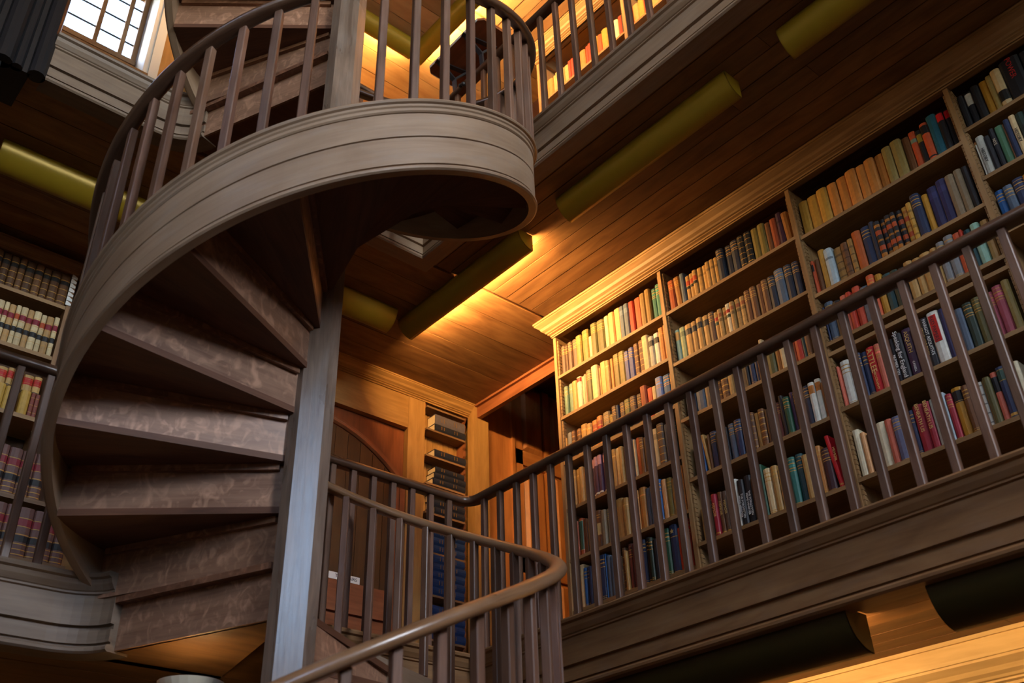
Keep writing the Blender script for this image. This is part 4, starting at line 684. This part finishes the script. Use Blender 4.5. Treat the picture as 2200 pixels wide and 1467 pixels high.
# the dark door under the arch
dr = empty('door_1', (XW-.05, 3.0, LIP-.09)); dr['kind'] = 'structure'
mb = MB(); y = 2.2
ins = lambda y: cz+math.sqrt(max(0, (rr-.05)**2-(y-cy)**2))
while y < 3.88:
    g = random.uniform(.7, 1.1); mb.extr([(y, 2.36), (min(y+.105, 3.895), 2.36), (min(y+.105, 3.895), ins(min(y+.105, 3.895))), (y, ins(y))], (XW-.056, 0, 0), (0, 1, 0), (0, 0, 1), (1, 0, 0), .008, 'w', (g*.26, g*.21, g*.16)); y += .11
mb.build('door_board', 'panelgold', dr)
mb = MB(); mb.box(XW-.056, XW-.03, 2.2, 3.86, 2.14, 2.352, 1); mb.box(XW-.056, XW-.03, 2.2, 3.86, LIP-.09, 2.12, 1); mb.build('lower_panel', 'panelred', dr)
mb = MB(); mb.box(XW-.056, XW-.02, 3.80, 3.90, LIP-.09, 3.16, 2); mb.box(XW-.05, XW-.01, 3.86, 3.905, LIP-.09, 3.2, 2); mb.build('door_stile', 'panelred', dr)
sg = empty('sign', (XW-.03, 3.44, 2.36), 'white paper sign lettered THE STAIRS on the dark door behind the railing', 'sign')
mb = MB(); mb.box(XW-.031, XW-.028, 3.315, 3.565, 2.352, 2.40, 1); mb.build('sheet', 'card', sg)
text_obj('lettering', 'THE STAIRS', 'ink', sg, (XW-.027, 3.455, 2.377), (0, 1, 0), (0, 0, 1), .034, .001)
# cornice along the back wall
mb = MB(); pr = [(a*.95, (b-.120)*.78) for a, b in CORN]
mb.sweep(pr, [(Vector((XW, 4.50, Z2)), Vector((1, 0, 0)), Vector((0, 0, 1))), (Vector((XW, 1.62, Z2)), Vector((1, 0, 0)), Vector((0, 0, 1)))]); struct(mb, 'trim_8', 'panelgold')
mb = MB(); mb.box(XW+.0, XW+.085, 4.497, 4.648, LIP-.09, Z2+.02, 2); struct(mb, 'trim_9', 'panelgold')
# niche of short shelves beside the door, with scalloped cheeks
ns = empty('niche_shelf', (XW-.1, 4.28, LIP-.09), 'narrow alcove of short shelves with wavy cheeks beside the door', 'shelves')
mb = MB(); y = 4.068
while y < 4.49:
    g = random.uniform(.85, 1.1); mb.box(XW-.139, XW-.12, y+.001, min(y+.052, 4.497)-.001, LIP-.09, 3.96, 2, (g, g, g)); y += .054
mb.build('back_board', 'panelgold', ns)
for y0, y1 in ((4.066, 4.086), (4.476, 4.496)):
    mb = MB(); pts = [(-.12, LIP-.09)]; z = LIP-.09
    while z < 3.95:
        for t in (0, .25, .5, .75): pts.append((-.012-.030*math.sin(PI*t)**2-(.012 if t == 0 else 0), z+.062*t*1))
        z += .0775
    pts += [(-.012, 3.955), (-.12, 3.955)]
    mb.extr(pts, (XW, y0, 0), (1, 0, 0), (0, 0, 1), (0, 1, 0), y1-y0, 'w'); mb.build('cheek', 'panelred', ns)
shz = [3.94, 3.738, 3.508, 3.27, 3.030, 2.72, 2.40, 2.08, 1.76]
for z in shz:
    mb = MB(); mb.box(XW-.12, XW-.005, 4.088, 4.474, z-.016, z, 1); mb.build('shelf', 'shelfdark', ns)
# volumes lying flat in the niche, spines out
def flat_book(x, y0, y1, z, t, d, col, label, group):
    e = empty('bound_volume', (x-d/2, (y0+y1)/2, z), label, 'book', group)
    mb = MB(); n = 5; pf = [(-d, 0)]+[(-.008+.008*math.sin(PI*i/(n-1)), t*i/(n-1)) for i in range(n)]+[(-d, t)]
    mb.extr([(-d, 0), (-.010, 0), (-.010, .003), (-d, .003)], (x, y0, z), (1, 0, 0), (0, 0, 1), (0, 1, 0), y1-y0, col=col); mb.extr([(-d, t-.003), (-.010, t-.003), (-.010, t), (-d, t)], (x, y0, z), (1, 0, 0), (0, 0, 1), (0, 1, 0), y1-y0, col=col)
    mb.extr([(-.012, 0)]+[(-.010+.010*math.sin(PI*i/(n-1)), t*i/(n-1)) for i in range(n)]+[(-.012, t)], (x, y0, z), (1, 0, 0), (0, 0, 1), (0, 1, 0), y1-y0, col=col)
    for f in (.2, .28, .62, .70): mb.box(x-.001, x+.0006, y0+(y1-y0)*f, y0+(y1-y0)*f+.004, z+t*.25, z+t*.75, 1, scale(GILT, .45))
    mb.build('cover', 'book', e)
    mb = MB(); mb.box(x-d+.004, x-.013, y0+.004, y1-.004, z+.003, z+t-.003, 1); mb.build('page_block', 'paper', e)
NV = hexc('1d2233'); GRY = hexc('5a5664'); BL = hexc('14305e')
st = [(3.739, [(.058, NV, 'dark navy'), (.086, GRY, 'thick grey')]), (3.509, [(.062, NV, 'lone navy')]), (3.271, [(.052, NV, 'navy'), (.05, NV, 'navy'), (.05, NV, 'navy')]), (3.031, [(.056, NV, 'navy'), (.058, NV, 'navy'), (.056, NV, 'navy')]),
      (2.721, [(.060, BL, 'blue')]*4), (2.401, [(.060, BL, 'blue')]*5), (2.081, [(.06, BL, 'blue')]*4)]
shn = ['top', 'second', 'third', 'fourth', 'fifth', 'sixth', 'seventh']
for si, (z, bs) in enumerate(st):
    zz = z
    for bi, (t, c, nm) in enumerate(bs):
        y0 = 4.165+random.uniform(-.012, .012)
        flat_book(XW+.006, y0, 4.47+random.uniform(-.012, .006), zz, t, .115, c, '%s volume lying flat, %s from bottom of stack, %s niche shelf' % (nm, ORD[bi], shn[si]), 'volumes stacked flat in the niche'); zz += t+.001
# panelled woodwork further back, past the beam
d2 = empty('door_2', (XW, 5.5, LIP-.09)); d2['kind'] = 'structure'
mb = MB(); mb.box(XW-.02, XW+.0, 4.648, 4.955, LIP-.09, 4.5, 2); mb.build('side_panel', 'panelredlit', d2)
mb = MB(); mb.box(XW-.02, XW+.03, 4.955, 4.985, LIP-.09, 4.5, 2); mb.box(XW-.02, XW+.012, 4.985, 5.005, LIP-.09, 4.5, 2); mb.build('architrave', 'panelredlit', d2)
mb = MB()
mb.box(XW-.03, XW-.012, 5.005, 6.2, LIP-.09, 4.5, 2)
for a, b in ((5.005, 5.085), (5.345, 5.42), (5.69, 5.77), (6.04, 6.2)): mb.box(XW-.03, XW+.012, a, b, LIP-.09, 4.5, 2)
for a, b in ((3.70, 3.835), (2.75, 2.88), (1.39, 1.6)): mb.box(XW-.03, XW+.012, 5.005, 6.2, a, b, 1)
mb.build('door_frame', 'panelredlit', d2)
for a, b in ((5.085, 5.345), (5.42, 5.69), (5.77, 6.04)):
    for c, d in ((3.835, 4.5), (2.88, 3.70), (1.6, 2.75)):
        mb = MB(); k = .045; X0, X1 = XW-.012, XW+.022
        q0 = [(a+.006, c+.006), (b-.006, c+.006), (b-.006, d-.006), (a+.006, d-.006)]; q1 = [(a+k, c+k), (b-k, c+k), (b-k, d-k), (a+k, d-k)]
        for i in range(4):
            j = (i+1) % 4; mb.face([(X0, *q0[i]), (X0, *q0[j]), (X1, *q1[j]), (X1, *q1[i])], [(q0[i][1], q0[i][0]), (q0[j][1], q0[j][0]), (q1[j][1], q1[j][0]), (q1[i][1], q1[i][0])])
        mb.face([(X1, *p) for p in q1], [(p[1], p[0]) for p in q1]); mb.build('panel', 'panelredlit', d2)
# beam over the way through, and the lobby beyond
mb = MB(); mb.box(-5.60, -4.28, 4.53, 4.57, 3.93, Z2+.03, 0); mb.box(-5.60, -4.28, 4.505, 4.53, Z2-.018, Z2+.002, 0); struct(mb, 'trim_10', 'panelred')
mb = MB(); mb.box(XW-.3, -4.2, 4.57, 6.3, 4.55, 4.6, 0); mb.box(XW+.03, -4.2, 5.10, 5.14, 4.40, 4.55, 0); struct(mb, 'ceiling_lobby', 'caseback')
# shallow return beside the upper gallery window
# ------------------------------------------------------------------ bookcase of law volumes at far left
lb = empty('bookcase', (XW-.02, 1.29, LIP-.09), 'open bookcase of leather law volumes at the left edge', 'bookcase')
mb = MB(); mb.box(XW-.14, XW-.132, .0, 1.62, LIP-.09, 3.98, 2); mb.build('back_panel', 'caseback', lb)
mb = MB(); pr = [(a*.5, (b-.120)*.62+.0) for a, b in CORN]; mb.sweep(pr, [(Vector((XW, 1.30, 3.992)), Vector((1, 0, 0)), Vector((0, 0, 1))), (Vector((XW, 0, 3.992)), Vector((1, 0, 0)), Vector((0, 0, 1)))]); mb.build('cornice', 'fascia', lb)
LZ = [3.670, 3.296, 2.805, 2.384, 2.045]
mb = MB(); mb.box(XW-.13, XW, 1.272, 1.298, 2.45, 3.93, 2); mb.build('upright', 'fascia', lb)
mb = MB(); z = 3.68
while z < 3.9: mb.extr([(0, 0), (.034, 0), (.034, .016), (.010, .03), (0, .03)], (XW+.001, 1.262, z), (0, 1, 0), (0, 0, 1), (1, 0, 0), .006, 'w'); z += .034
mb.build('daylit_notched_strip', 'white', lb)  # white stands in for window light falling on the strip
for i, z in enumerate(LZ):
    mb = MB(); mb.box(XW-.132, XW+.002, .0, 1.27 if i < 3 else 1.62, z-.026, z, 1); mb.build('shelf', 'case' if i < 3 else 'shelfdark', lb)
mb = MB(); mb.box(XW-.132, XW+.002, .0, 1.62, LIP-.09, 1.70, 1); mb.build('plinth', 'fascia', lb)
def law(y0, y1, z, h, col, segs, label, x=XW, group='law volumes in the bookcase at far left'):
    mb = MB(); w = y1-y0; n = 6; bul = min(.012, w*.25); d = .115
    prof = [(-d, -w/2)]+[(-bul*(1-math.sin(PI*i/(n-1))), -w/2*math.cos(PI*i/(n-1))) for i in range(n)]+[(-d, w/2)]
    cuts = sorted({0., .012, .988, 1.}|{v for s_ in segs for v in s_[:2]})
    for i in range(len(cuts)-1):
        a, b = cuts[i], cuts[i+1]; k = col
        for s0, s1, q in segs:
            if s0 <= (a+b)/2 <= s1: k = q
        for j in range(len(prof)-1):
            side = j in (0, len(prof)-2); e_ = .002 if a in (0., .988) else 0
            mb.face([(prof[j][0], prof[j][1], h*a), (prof[j+1][0], prof[j+1][1], h*a), (prof[j+1][0], prof[j+1][1], h*b), (prof[j][0], prof[j][1], h*b)], [(0, 0)]*4, col if side else k, 0, not side)
    mb.face([(p[0], p[1], h) for p in prof], [(0, 0)]*len(prof), hexc('9c8458')); mb.face([(p[0], p[1], 0) for p in prof[::-1]], [(0, 0)]*len(prof), hexc('9c8458'))
    mb.face([(prof[0][0], prof[0][1], 0), (prof[0][0], prof[0][1], h), (prof[-1][0], prof[-1][1], h), (prof[-1][0], prof[-1][1], 0)], [(0, 0)]*4, hexc('9c8458'))
    o = mb.build('law_volume', 'book', loc=(x-.004, (y0+y1)/2, z+.0005)); tag(o, label, 'book', group); return o
MRN = hexc('7e1f2c'); CRV = hexc('c9b48a'); CALF = hexc('8a5634'); DCALF = hexc('55371f'); VCALF = hexc('6b4a44')
def run(ys, z, h, fn, rowlab):
    for i in range(len(ys)-1):
        col, segs, nm = fn(i); law(ys[i]+.0015, ys[i+1]-.0015, z, h*random.uniform(.96, 1.02), col, segs, '%s, %s from right, %s' % (nm, ORD[len(ys)-2-i], rowlab))
def spread(y0, y1, n, j=.25):
    w = [1+random.uniform(-j, j) for _ in range(n)]; t = sum(w); o = [y0]
    for k in w: o.append(o[-1]+(y1-y0)*k/t)
    return o
run(spread(.80, 1.265, 9), 3.671, .235, lambda i: (scale(DCALF, random.uniform(.7, 1.5)), [(.10, .12, GILT), (.30, .32, GILT), (.5, .52, GILT), (.66, .78, LK), (.8, .82, GILT)], 'dark brown calf law volume'), 'top shelf at far left')
run(spread(.86, 1.262, 11), 3.297, .275, lambda i: (scale(CRV if i % 3 else hexc('b08a58'), random.uniform(.85, 1.1)), [(.20, .21, GILT), (.32, .45, LK), (.47, .48, GILT), (.60, .61, GILT), (.64, .78, MRN if i % 4 else hexc('a8441c')), (.80, .81, GILT)], 'cream law volume with maroon and black labels'), 'second shelf at far left')
run(spread(.93, 1.255, 6, .4), 2.806, .34, lambda i: (scale(hexc('c09a5c'), random.uniform(.85, 1.05)), [(.40, .41, GILT), (.58, .68, LK), (.60, .605, GILT), (.66, .665, GILT), (.80, .94, hexc('b0201c')), (.83, .835, GILT), (.91, .915, GILT)], 'tall tan law volume with red label'), 'third shelf at far left')
run(spread(1.0, 1.40, 6), 2.385, .285, lambda i: (scale(VCALF, random.uniform(.85, 1.1)), [(.03, .05, GILT), (.13, .15, GILT), (.24, .26, GILT), (.29, .42, LK), (.43, .45, GILT), (.60, .615, GILT), (.62, .76, MRN), (.77, .785, GILT)], 'violet-brown law volume with gilt lines'), 'fourth shelf at far left')
run(spread(1.10, 1.60, 7), 2.046, .285, lambda i: (scale(VCALF, random.uniform(.8, 1.05)), [(.03, .05, GILT), (.13, .15, GILT), (.24, .26, GILT), (.29, .42, LK), (.43, .45, GILT), (.60, .615, GILT), (.62, .76, MRN), (.77, .785, GILT)], 'big violet-brown law volume with gilt lines'), 'bottom shelf at far left')
ys = [.93, 1.0, 1.05, 1.12, 1.135, 1.19, 1.215, 1.24]
for i in range(7):
    c = hexc('b8923f') if i in (0, 1, 2, 4) else hexc('7a3a2e')
    if i == 3: continue
    law(ys[i]+.001, ys[i+1]-.001, 2.806, .16*random.uniform(.95, 1.04), c, [(.2, .22, GILT), (.5, .52, GILT), (.8, .82, GILT)] if i > 4 else [], '%s, %s along in front of the tall tan law volumes' % ('small red-brown book' if i > 4 else 'small mustard book', ORD[i]), x=XW+.118)
lbx = MB(); lbx.box(XW, XW+.135, .4, 1.262, 2.779, 2.8055, 1); lbx.build('shelf_nosing', 'case', lb)

# ------------------------------------------------------------------ leaded window of the upper storey
wn = empty('window_1', (XW-.2, 1.1, 5.86)); wn['kind'] = 'structure'
mb = MB(); wy0, wy1, wz0, wz1 = .72, 1.335, 6.17, 7.3; X = -5.90
mb.box(X-.03, X+.03, wy0-.02, wy0+.02, wz0-.03, wz1, 2); mb.box(X-.03, X+.03, wy1-.02, wy1+.02, wz0-.03, wz1, 2); mb.box(X-.03, X+.05, wy0-.02, wy1+.02, wz0-.05, wz0, 1); mb.build('window_frame', 'shelfdark', wn)
for y in (1.03, 1.228):
    mb = MB(); mb.box(X-.02, X+.02, y-.017, y+.017, wz0, wz1, 2); mb.build('mullion', 'shelfdark', wn)
mb = MB(); z = wz0+.2
while z < wz1: mb.box(X-.006, X+.006, wy0, wy1, z-.005, z+.005, 1); z += .205
mb.build('glazing_bars', 'lead', wn)
mb = MB(); mb.box(X-.003, X, wy0, wy1, wz0, wz1, 1); mb.build('pane', 'glass', wn)
mb = MB(); mb.box(XW-.34, XW+.02, .66, 1.40, 5.80, 5.86, 1); mb.extr([(0, 0), (.30, -.30), (.30, -.36), (0, -.36)], (X, .66, 6.15), (1, 0, 0), (0, 0, 1), (0, 1, 0), .74); mb.build('sill', 'fascia', wn)
mb = MB(); mb.box(X, XW+.02, 1.36, 1.40, 5.86, 7.35, 2); mb.build('reveal', 'white', wn)
mb = MB(); mb.box(XW-.02, XW+.03, 1.40, 1.47, 5.2, 7.35, 2); mb.build('white_jamb', 'white', wn)
mb = MB(); mb.box(XW-.02, XW+.015, 1.47, 1.80, 4.3, 6.9, 2); mb.box(XW-.02, XW+.04, 1.70, 1.74, 4.3, 6.9, 2); struct(mb, 'trim_11', 'panelgold')
# dark moulded pier at the left edge
mb = MB()
def shaft(cx, cy_, r, z0, z1, g=1., n=12):
    vpost(mb, [(cx+r*math.cos(2*PI*i/n), cy_+r*math.sin(2*PI*i/n)) for i in range(n)], z0, z1, (g, g, g))
mb.box(-4.55, -4.26, -.1, .50, Z2, Z3, 2); mb.box(-4.5, -4.26, -.1, .36, LIP, Z2, 2)
for cy_, r in ((.53, .045), (.43, .03), (.36, .05), (.25, .03), (.17, .05), (.06, .03)): shaft(-4.255, cy_, r, Z2, Z3)
struct(mb, 'trim_12', 'pier')

# ------------------------------------------------------------------ light troughs: quarter-round shades below the soffits
LAMPS = []
def trough(a, b, z, n, r, on, label, mat='shade'):
    """a, b: ends of the back edge on the soffit (plan); n: plan direction the open side faces"""
    A, B, n_ = Vector((a[0], a[1], z)), Vector((b[0], b[1], z)), Vector((n[0], n[1], 0)); u = (B-A).normalized(); dn = Vector((0, 0, -1))
    e = empty('light_trough', (A+B)/2, label, 'ceiling lamp', 'light troughs under the galleries')
    k = 10
    out = [(r*(1-math.cos(PI/2*i/k)), -r*math.sin(PI/2*i/k)*1.0) for i in range(k+1)]; inn = [(r-(r-.004)*math.cos(PI/2*i/k), -(r-.004)*math.sin(PI/2*i/k)) for i in range(k+1)]
    # facetted like the photograph: two flats meeting at a soft ridge
    mb = MB(); pth = [(A, n_, Vector((0, 0, 1))), (B, n_, Vector((0, 0, 1)))]
    mb.sweep(out+inn[::-1], pth, smooth=False)
    for f in range(len(mb.f)): mb.sm[f] = len(mb.f[f]) == 4
    mb.build('shade', mat, e)
    for P, s_ in ((A, 1), (B, -1)):
        mb = MB(); mb.extr([(0, 0)]+out[1:]+[(r, 0)], P, n_, (0, 0, 1), u*s_, .004); mb.build('end_cap', mat, e)
    mb = MB(); mb.sweep([(x+.002, y+.001) for x, y in inn], [(A+u*.006, n_, Vector((0, 0, 1))), (B-u*.006, n_, Vector((0, 0, 1)))], closed_prof=False, cap=False); mb.build('reflector', 'shadein', e)
    c = A+n_*(r*.55)+dn*(r*.45)
    mb = MB(); m = 8; mb.sweep([(.013*math.cos(2*PI*i/m), .013*math.sin(2*PI*i/m)) for i in range(m)], [(c+u*.05, n_, Vector((0, 0, 1))), (c+(B-A)-u*.05, n_, Vector((0, 0, 1)))], smooth=True); mb.build('lamp_tube', 'tube' if on > 0 else 'shadein', e)
    if on > 0: LAMPS.append((c+(B-A)/2+n_*(r*.12), n_, u, (B-A).length-.1, on))
ya = 3.295
E_ON = 1.0
trough((-4.93, ya), (-3.615, ya), Z2, (0, 1), .124, 1.0, 'lit olive light trough under the gallery soffit, shining on the A.Y bay')
trough((-3.26, ya), (-1.945, ya), Z2, (0, 1), .124, 0, 'unlit olive light trough in mid soffit, above the B.Y bay')
trough((-1.61, ya), (-.295, ya), Z2, (0, 1), .124, 0, 'unlit olive light trough cut off by the top edge of the picture')
trough((-4.815, .55), (-4.815, 1.62), Z2, (-1, 0), .135, 0, 'unlit olive light trough at far left behind the stair rail')
trough((-4.815, 1.92), (-4.815, 3.215), Z2, (-1, 0), .135, 0, 'short end of an olive light trough just right of the newel post')
trough((-4.93, ya), (-3.615, ya), Z3, (0, 1), .124, 1.0, 'pale olive light trough on the topmost ceiling above the lectern board')
trough((-3.26, ya), (-1.945, ya), Z3, (0, 1), .124, 1.0, 'light trough on the topmost ceiling over the upper books')
trough((-4.815, 1.92), (-4.815, 3.30), Z3, (-1, 0), .124, 1.0, 'olive light trough on the topmost ceiling beside the newel post')
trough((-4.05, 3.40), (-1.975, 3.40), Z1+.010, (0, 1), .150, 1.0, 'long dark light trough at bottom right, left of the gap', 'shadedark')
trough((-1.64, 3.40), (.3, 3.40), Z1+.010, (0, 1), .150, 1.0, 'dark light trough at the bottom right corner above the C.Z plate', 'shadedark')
trough((-4.9, -1.2), (-4.9, .8), Z1+.010, (-1, 0), .150, 1.0, 'added light trough under the left gallery, out of sight of the picture', 'shadedark')  # unseen trough, added for warm light on the lower storey

# cream bowl uplight under the landing
bl = empty('bowl_lamp', (-3.82, 1.66, Z1-.30), 'cream bowl lamp under the landing at the bottom edge, throwing light on the boards', 'lamp')
mb = MB(); n = 24; prof = [(.02, -.085), (.07, -.075), (.11, -.045), (.130, 0), (.126, 0), (.105, -.04), (.066, -.069), (.0, -.078)]
for i in range(n):
    a, b = 2*PI*i/n, 2*PI*(i+1)/n
    for j in range(len(prof)-1):
        (r0, z0), (r1, z1) = prof[j], prof[j+1]
        pts = [(-3.82+r0*math.cos(a), 1.66+r0*math.sin(a), Z1-.135+z0), (-3.82+r0*math.cos(b), 1.66+r0*math.sin(b), Z1-.135+z0), (-3.82+r1*math.cos(b), 1.66+r1*math.sin(b), Z1-.135+z1), (-3.82+r1*math.cos(a), 1.66+r1*math.sin(a), Z1-.135+z1)]
        if r1 == 0: pts = pts[:3]
        mb.face(pts, [(0, 0)]*len(pts), smooth=True)
mb.build('bowl', 'bowl', bl)
mb = MB(); vpost(mb, [(-3.82+.008*math.cos(t*PI/4), 1.66+.008*math.sin(t*PI/4)) for t in range(8)], Z1-.215, Z1-.15); mb.build('stem', 'iron', bl)
mb = MB(); ball(mb, (-3.82, 1.66, Z1-.175), .03); mb.build('bulb', 'tube', bl)

# ------------------------------------------------------------------ light
WARM = (1.0, .56, .20)
def area(name, loc, d, u, sx, sy, w, col, spread=PI):
    l = bpy.data.lights.new(name, 'AREA'); l.shape = 'RECTANGLE'; l.size = sx; l.size_y = sy; l.energy = w; l.color = col; l.spread = spread
    o = bpy.data.objects.new(name, l); C.objects.link(o); z = -Vector(d).normalized(); x = Vector(u).normalized(); y = z.cross(x)
    o.matrix_world = Matrix(((x.x, y.x, z.x, loc[0]), (x.y, y.y, z.y, loc[1]), (x.z, y.z, z.z, loc[2]), (0, 0, 0, 1))); return o
for c, n_, u, L_, on in LAMPS:
    w = LW_MID if c.z < 4.2 and c.z > 2 else (LW_UP if c.z > 4.2 else LW_LOW)
    area('lamp_light', c, n_+Vector((0, 0, .22)), u, L_, .05, w*on, WARM)
pl_ = bpy.data.lights.new('bowl_light', 'POINT'); pl_.energy = LW_BOWL; pl_.color = (1, .70, .36); pl_.shadow_soft_size = .03; o = bpy.data.objects.new('bowl_light', pl_); C.objects.link(o); o.location = (-3.82, 1.66, Z1-.185+.01)
# daylight through the tall window behind the camera and the leaded window
area('daylight', (4.42, 2.12, 5.3), (-1, 0, -.1), (0, 1, 0), 1.6, 2.5, LW_DAY, (.97, .96, .95))
area('high_fill', (-.2, -4.02, 8.6), (0, 1, -.35), (1, 0, 0), 3.5, 1.9, LW_HIGH, (1.0, .90, .76))  # added warm-neutral fill at an unseen high opening
area('daylight_cool', (4.42, -2.7, 4.8), (-1, 0, -.05), (0, 1, 0), 1.6, 2.8, LW_COOL, (.66, .82, 1.0))
# added warm fill on the ground floor; no lamp is built here
area('ground_fill', (-1.4, 2.2, FL+1.9), (0, .3, -1), (1, 0, 0), 2.4, .3, LW_GND, WARM)
w = bpy.data.worlds.new('world'); SC.world = w; w.use_nodes = True; nt = w.node_tree; bg = nt.nodes['Background']
sk = nt.nodes.new('ShaderNodeTexSky'); sk.sky_type = 'NISHITA'; sk.sun_disc = False; sk.sun_elevation = math.radians(35); sk.sun_rotation = math.radians(200)
nt.links.new(sk.outputs[0], bg.inputs[0]); bg.inputs[1].default_value = SKY

# ------------------------------------------------------------------ camera
yaw, pit, rol = [math.radians(a) for a in (-48.354, 33.094, -1.893)]
wv = Vector((math.sin(yaw)*math.cos(pit), math.cos(yaw)*math.cos(pit), math.sin(pit))); r = Vector((math.cos(yaw), -math.sin(yaw), 0)); u = r.cross(wv)
r2 = r*math.cos(rol)+u*math.sin(rol); u2 = -r*math.sin(rol)+u*math.cos(rol)
cd = bpy.data.cameras.new('camera'); co = bpy.data.objects.new('camera', cd); C.objects.link(co)
co.matrix_world = Matrix(((r2.x, u2.x, -wv.x, 0), (r2.y, u2.y, -wv.y, 0), (r2.z, u2.z, -wv.z, 0), (0, 0, 0, 1)))
cd.sensor_width = 36; cd.lens = 36*2131.7/2200; cd.clip_start = .05; cd.clip_end = 60
cd.dof.use_dof = True; cd.dof.focus_distance = 5.6; cd.dof.aperture_fstop = 2.8
SC.camera = co
SC.view_settings.view_transform = 'Standard'; SC.view_settings.look = 'None'; SC.view_settings.gamma = 1; SC.view_settings.exposure = EXPO
for o in bpy.data.objects:
    if '_w' in o: del o['_w']
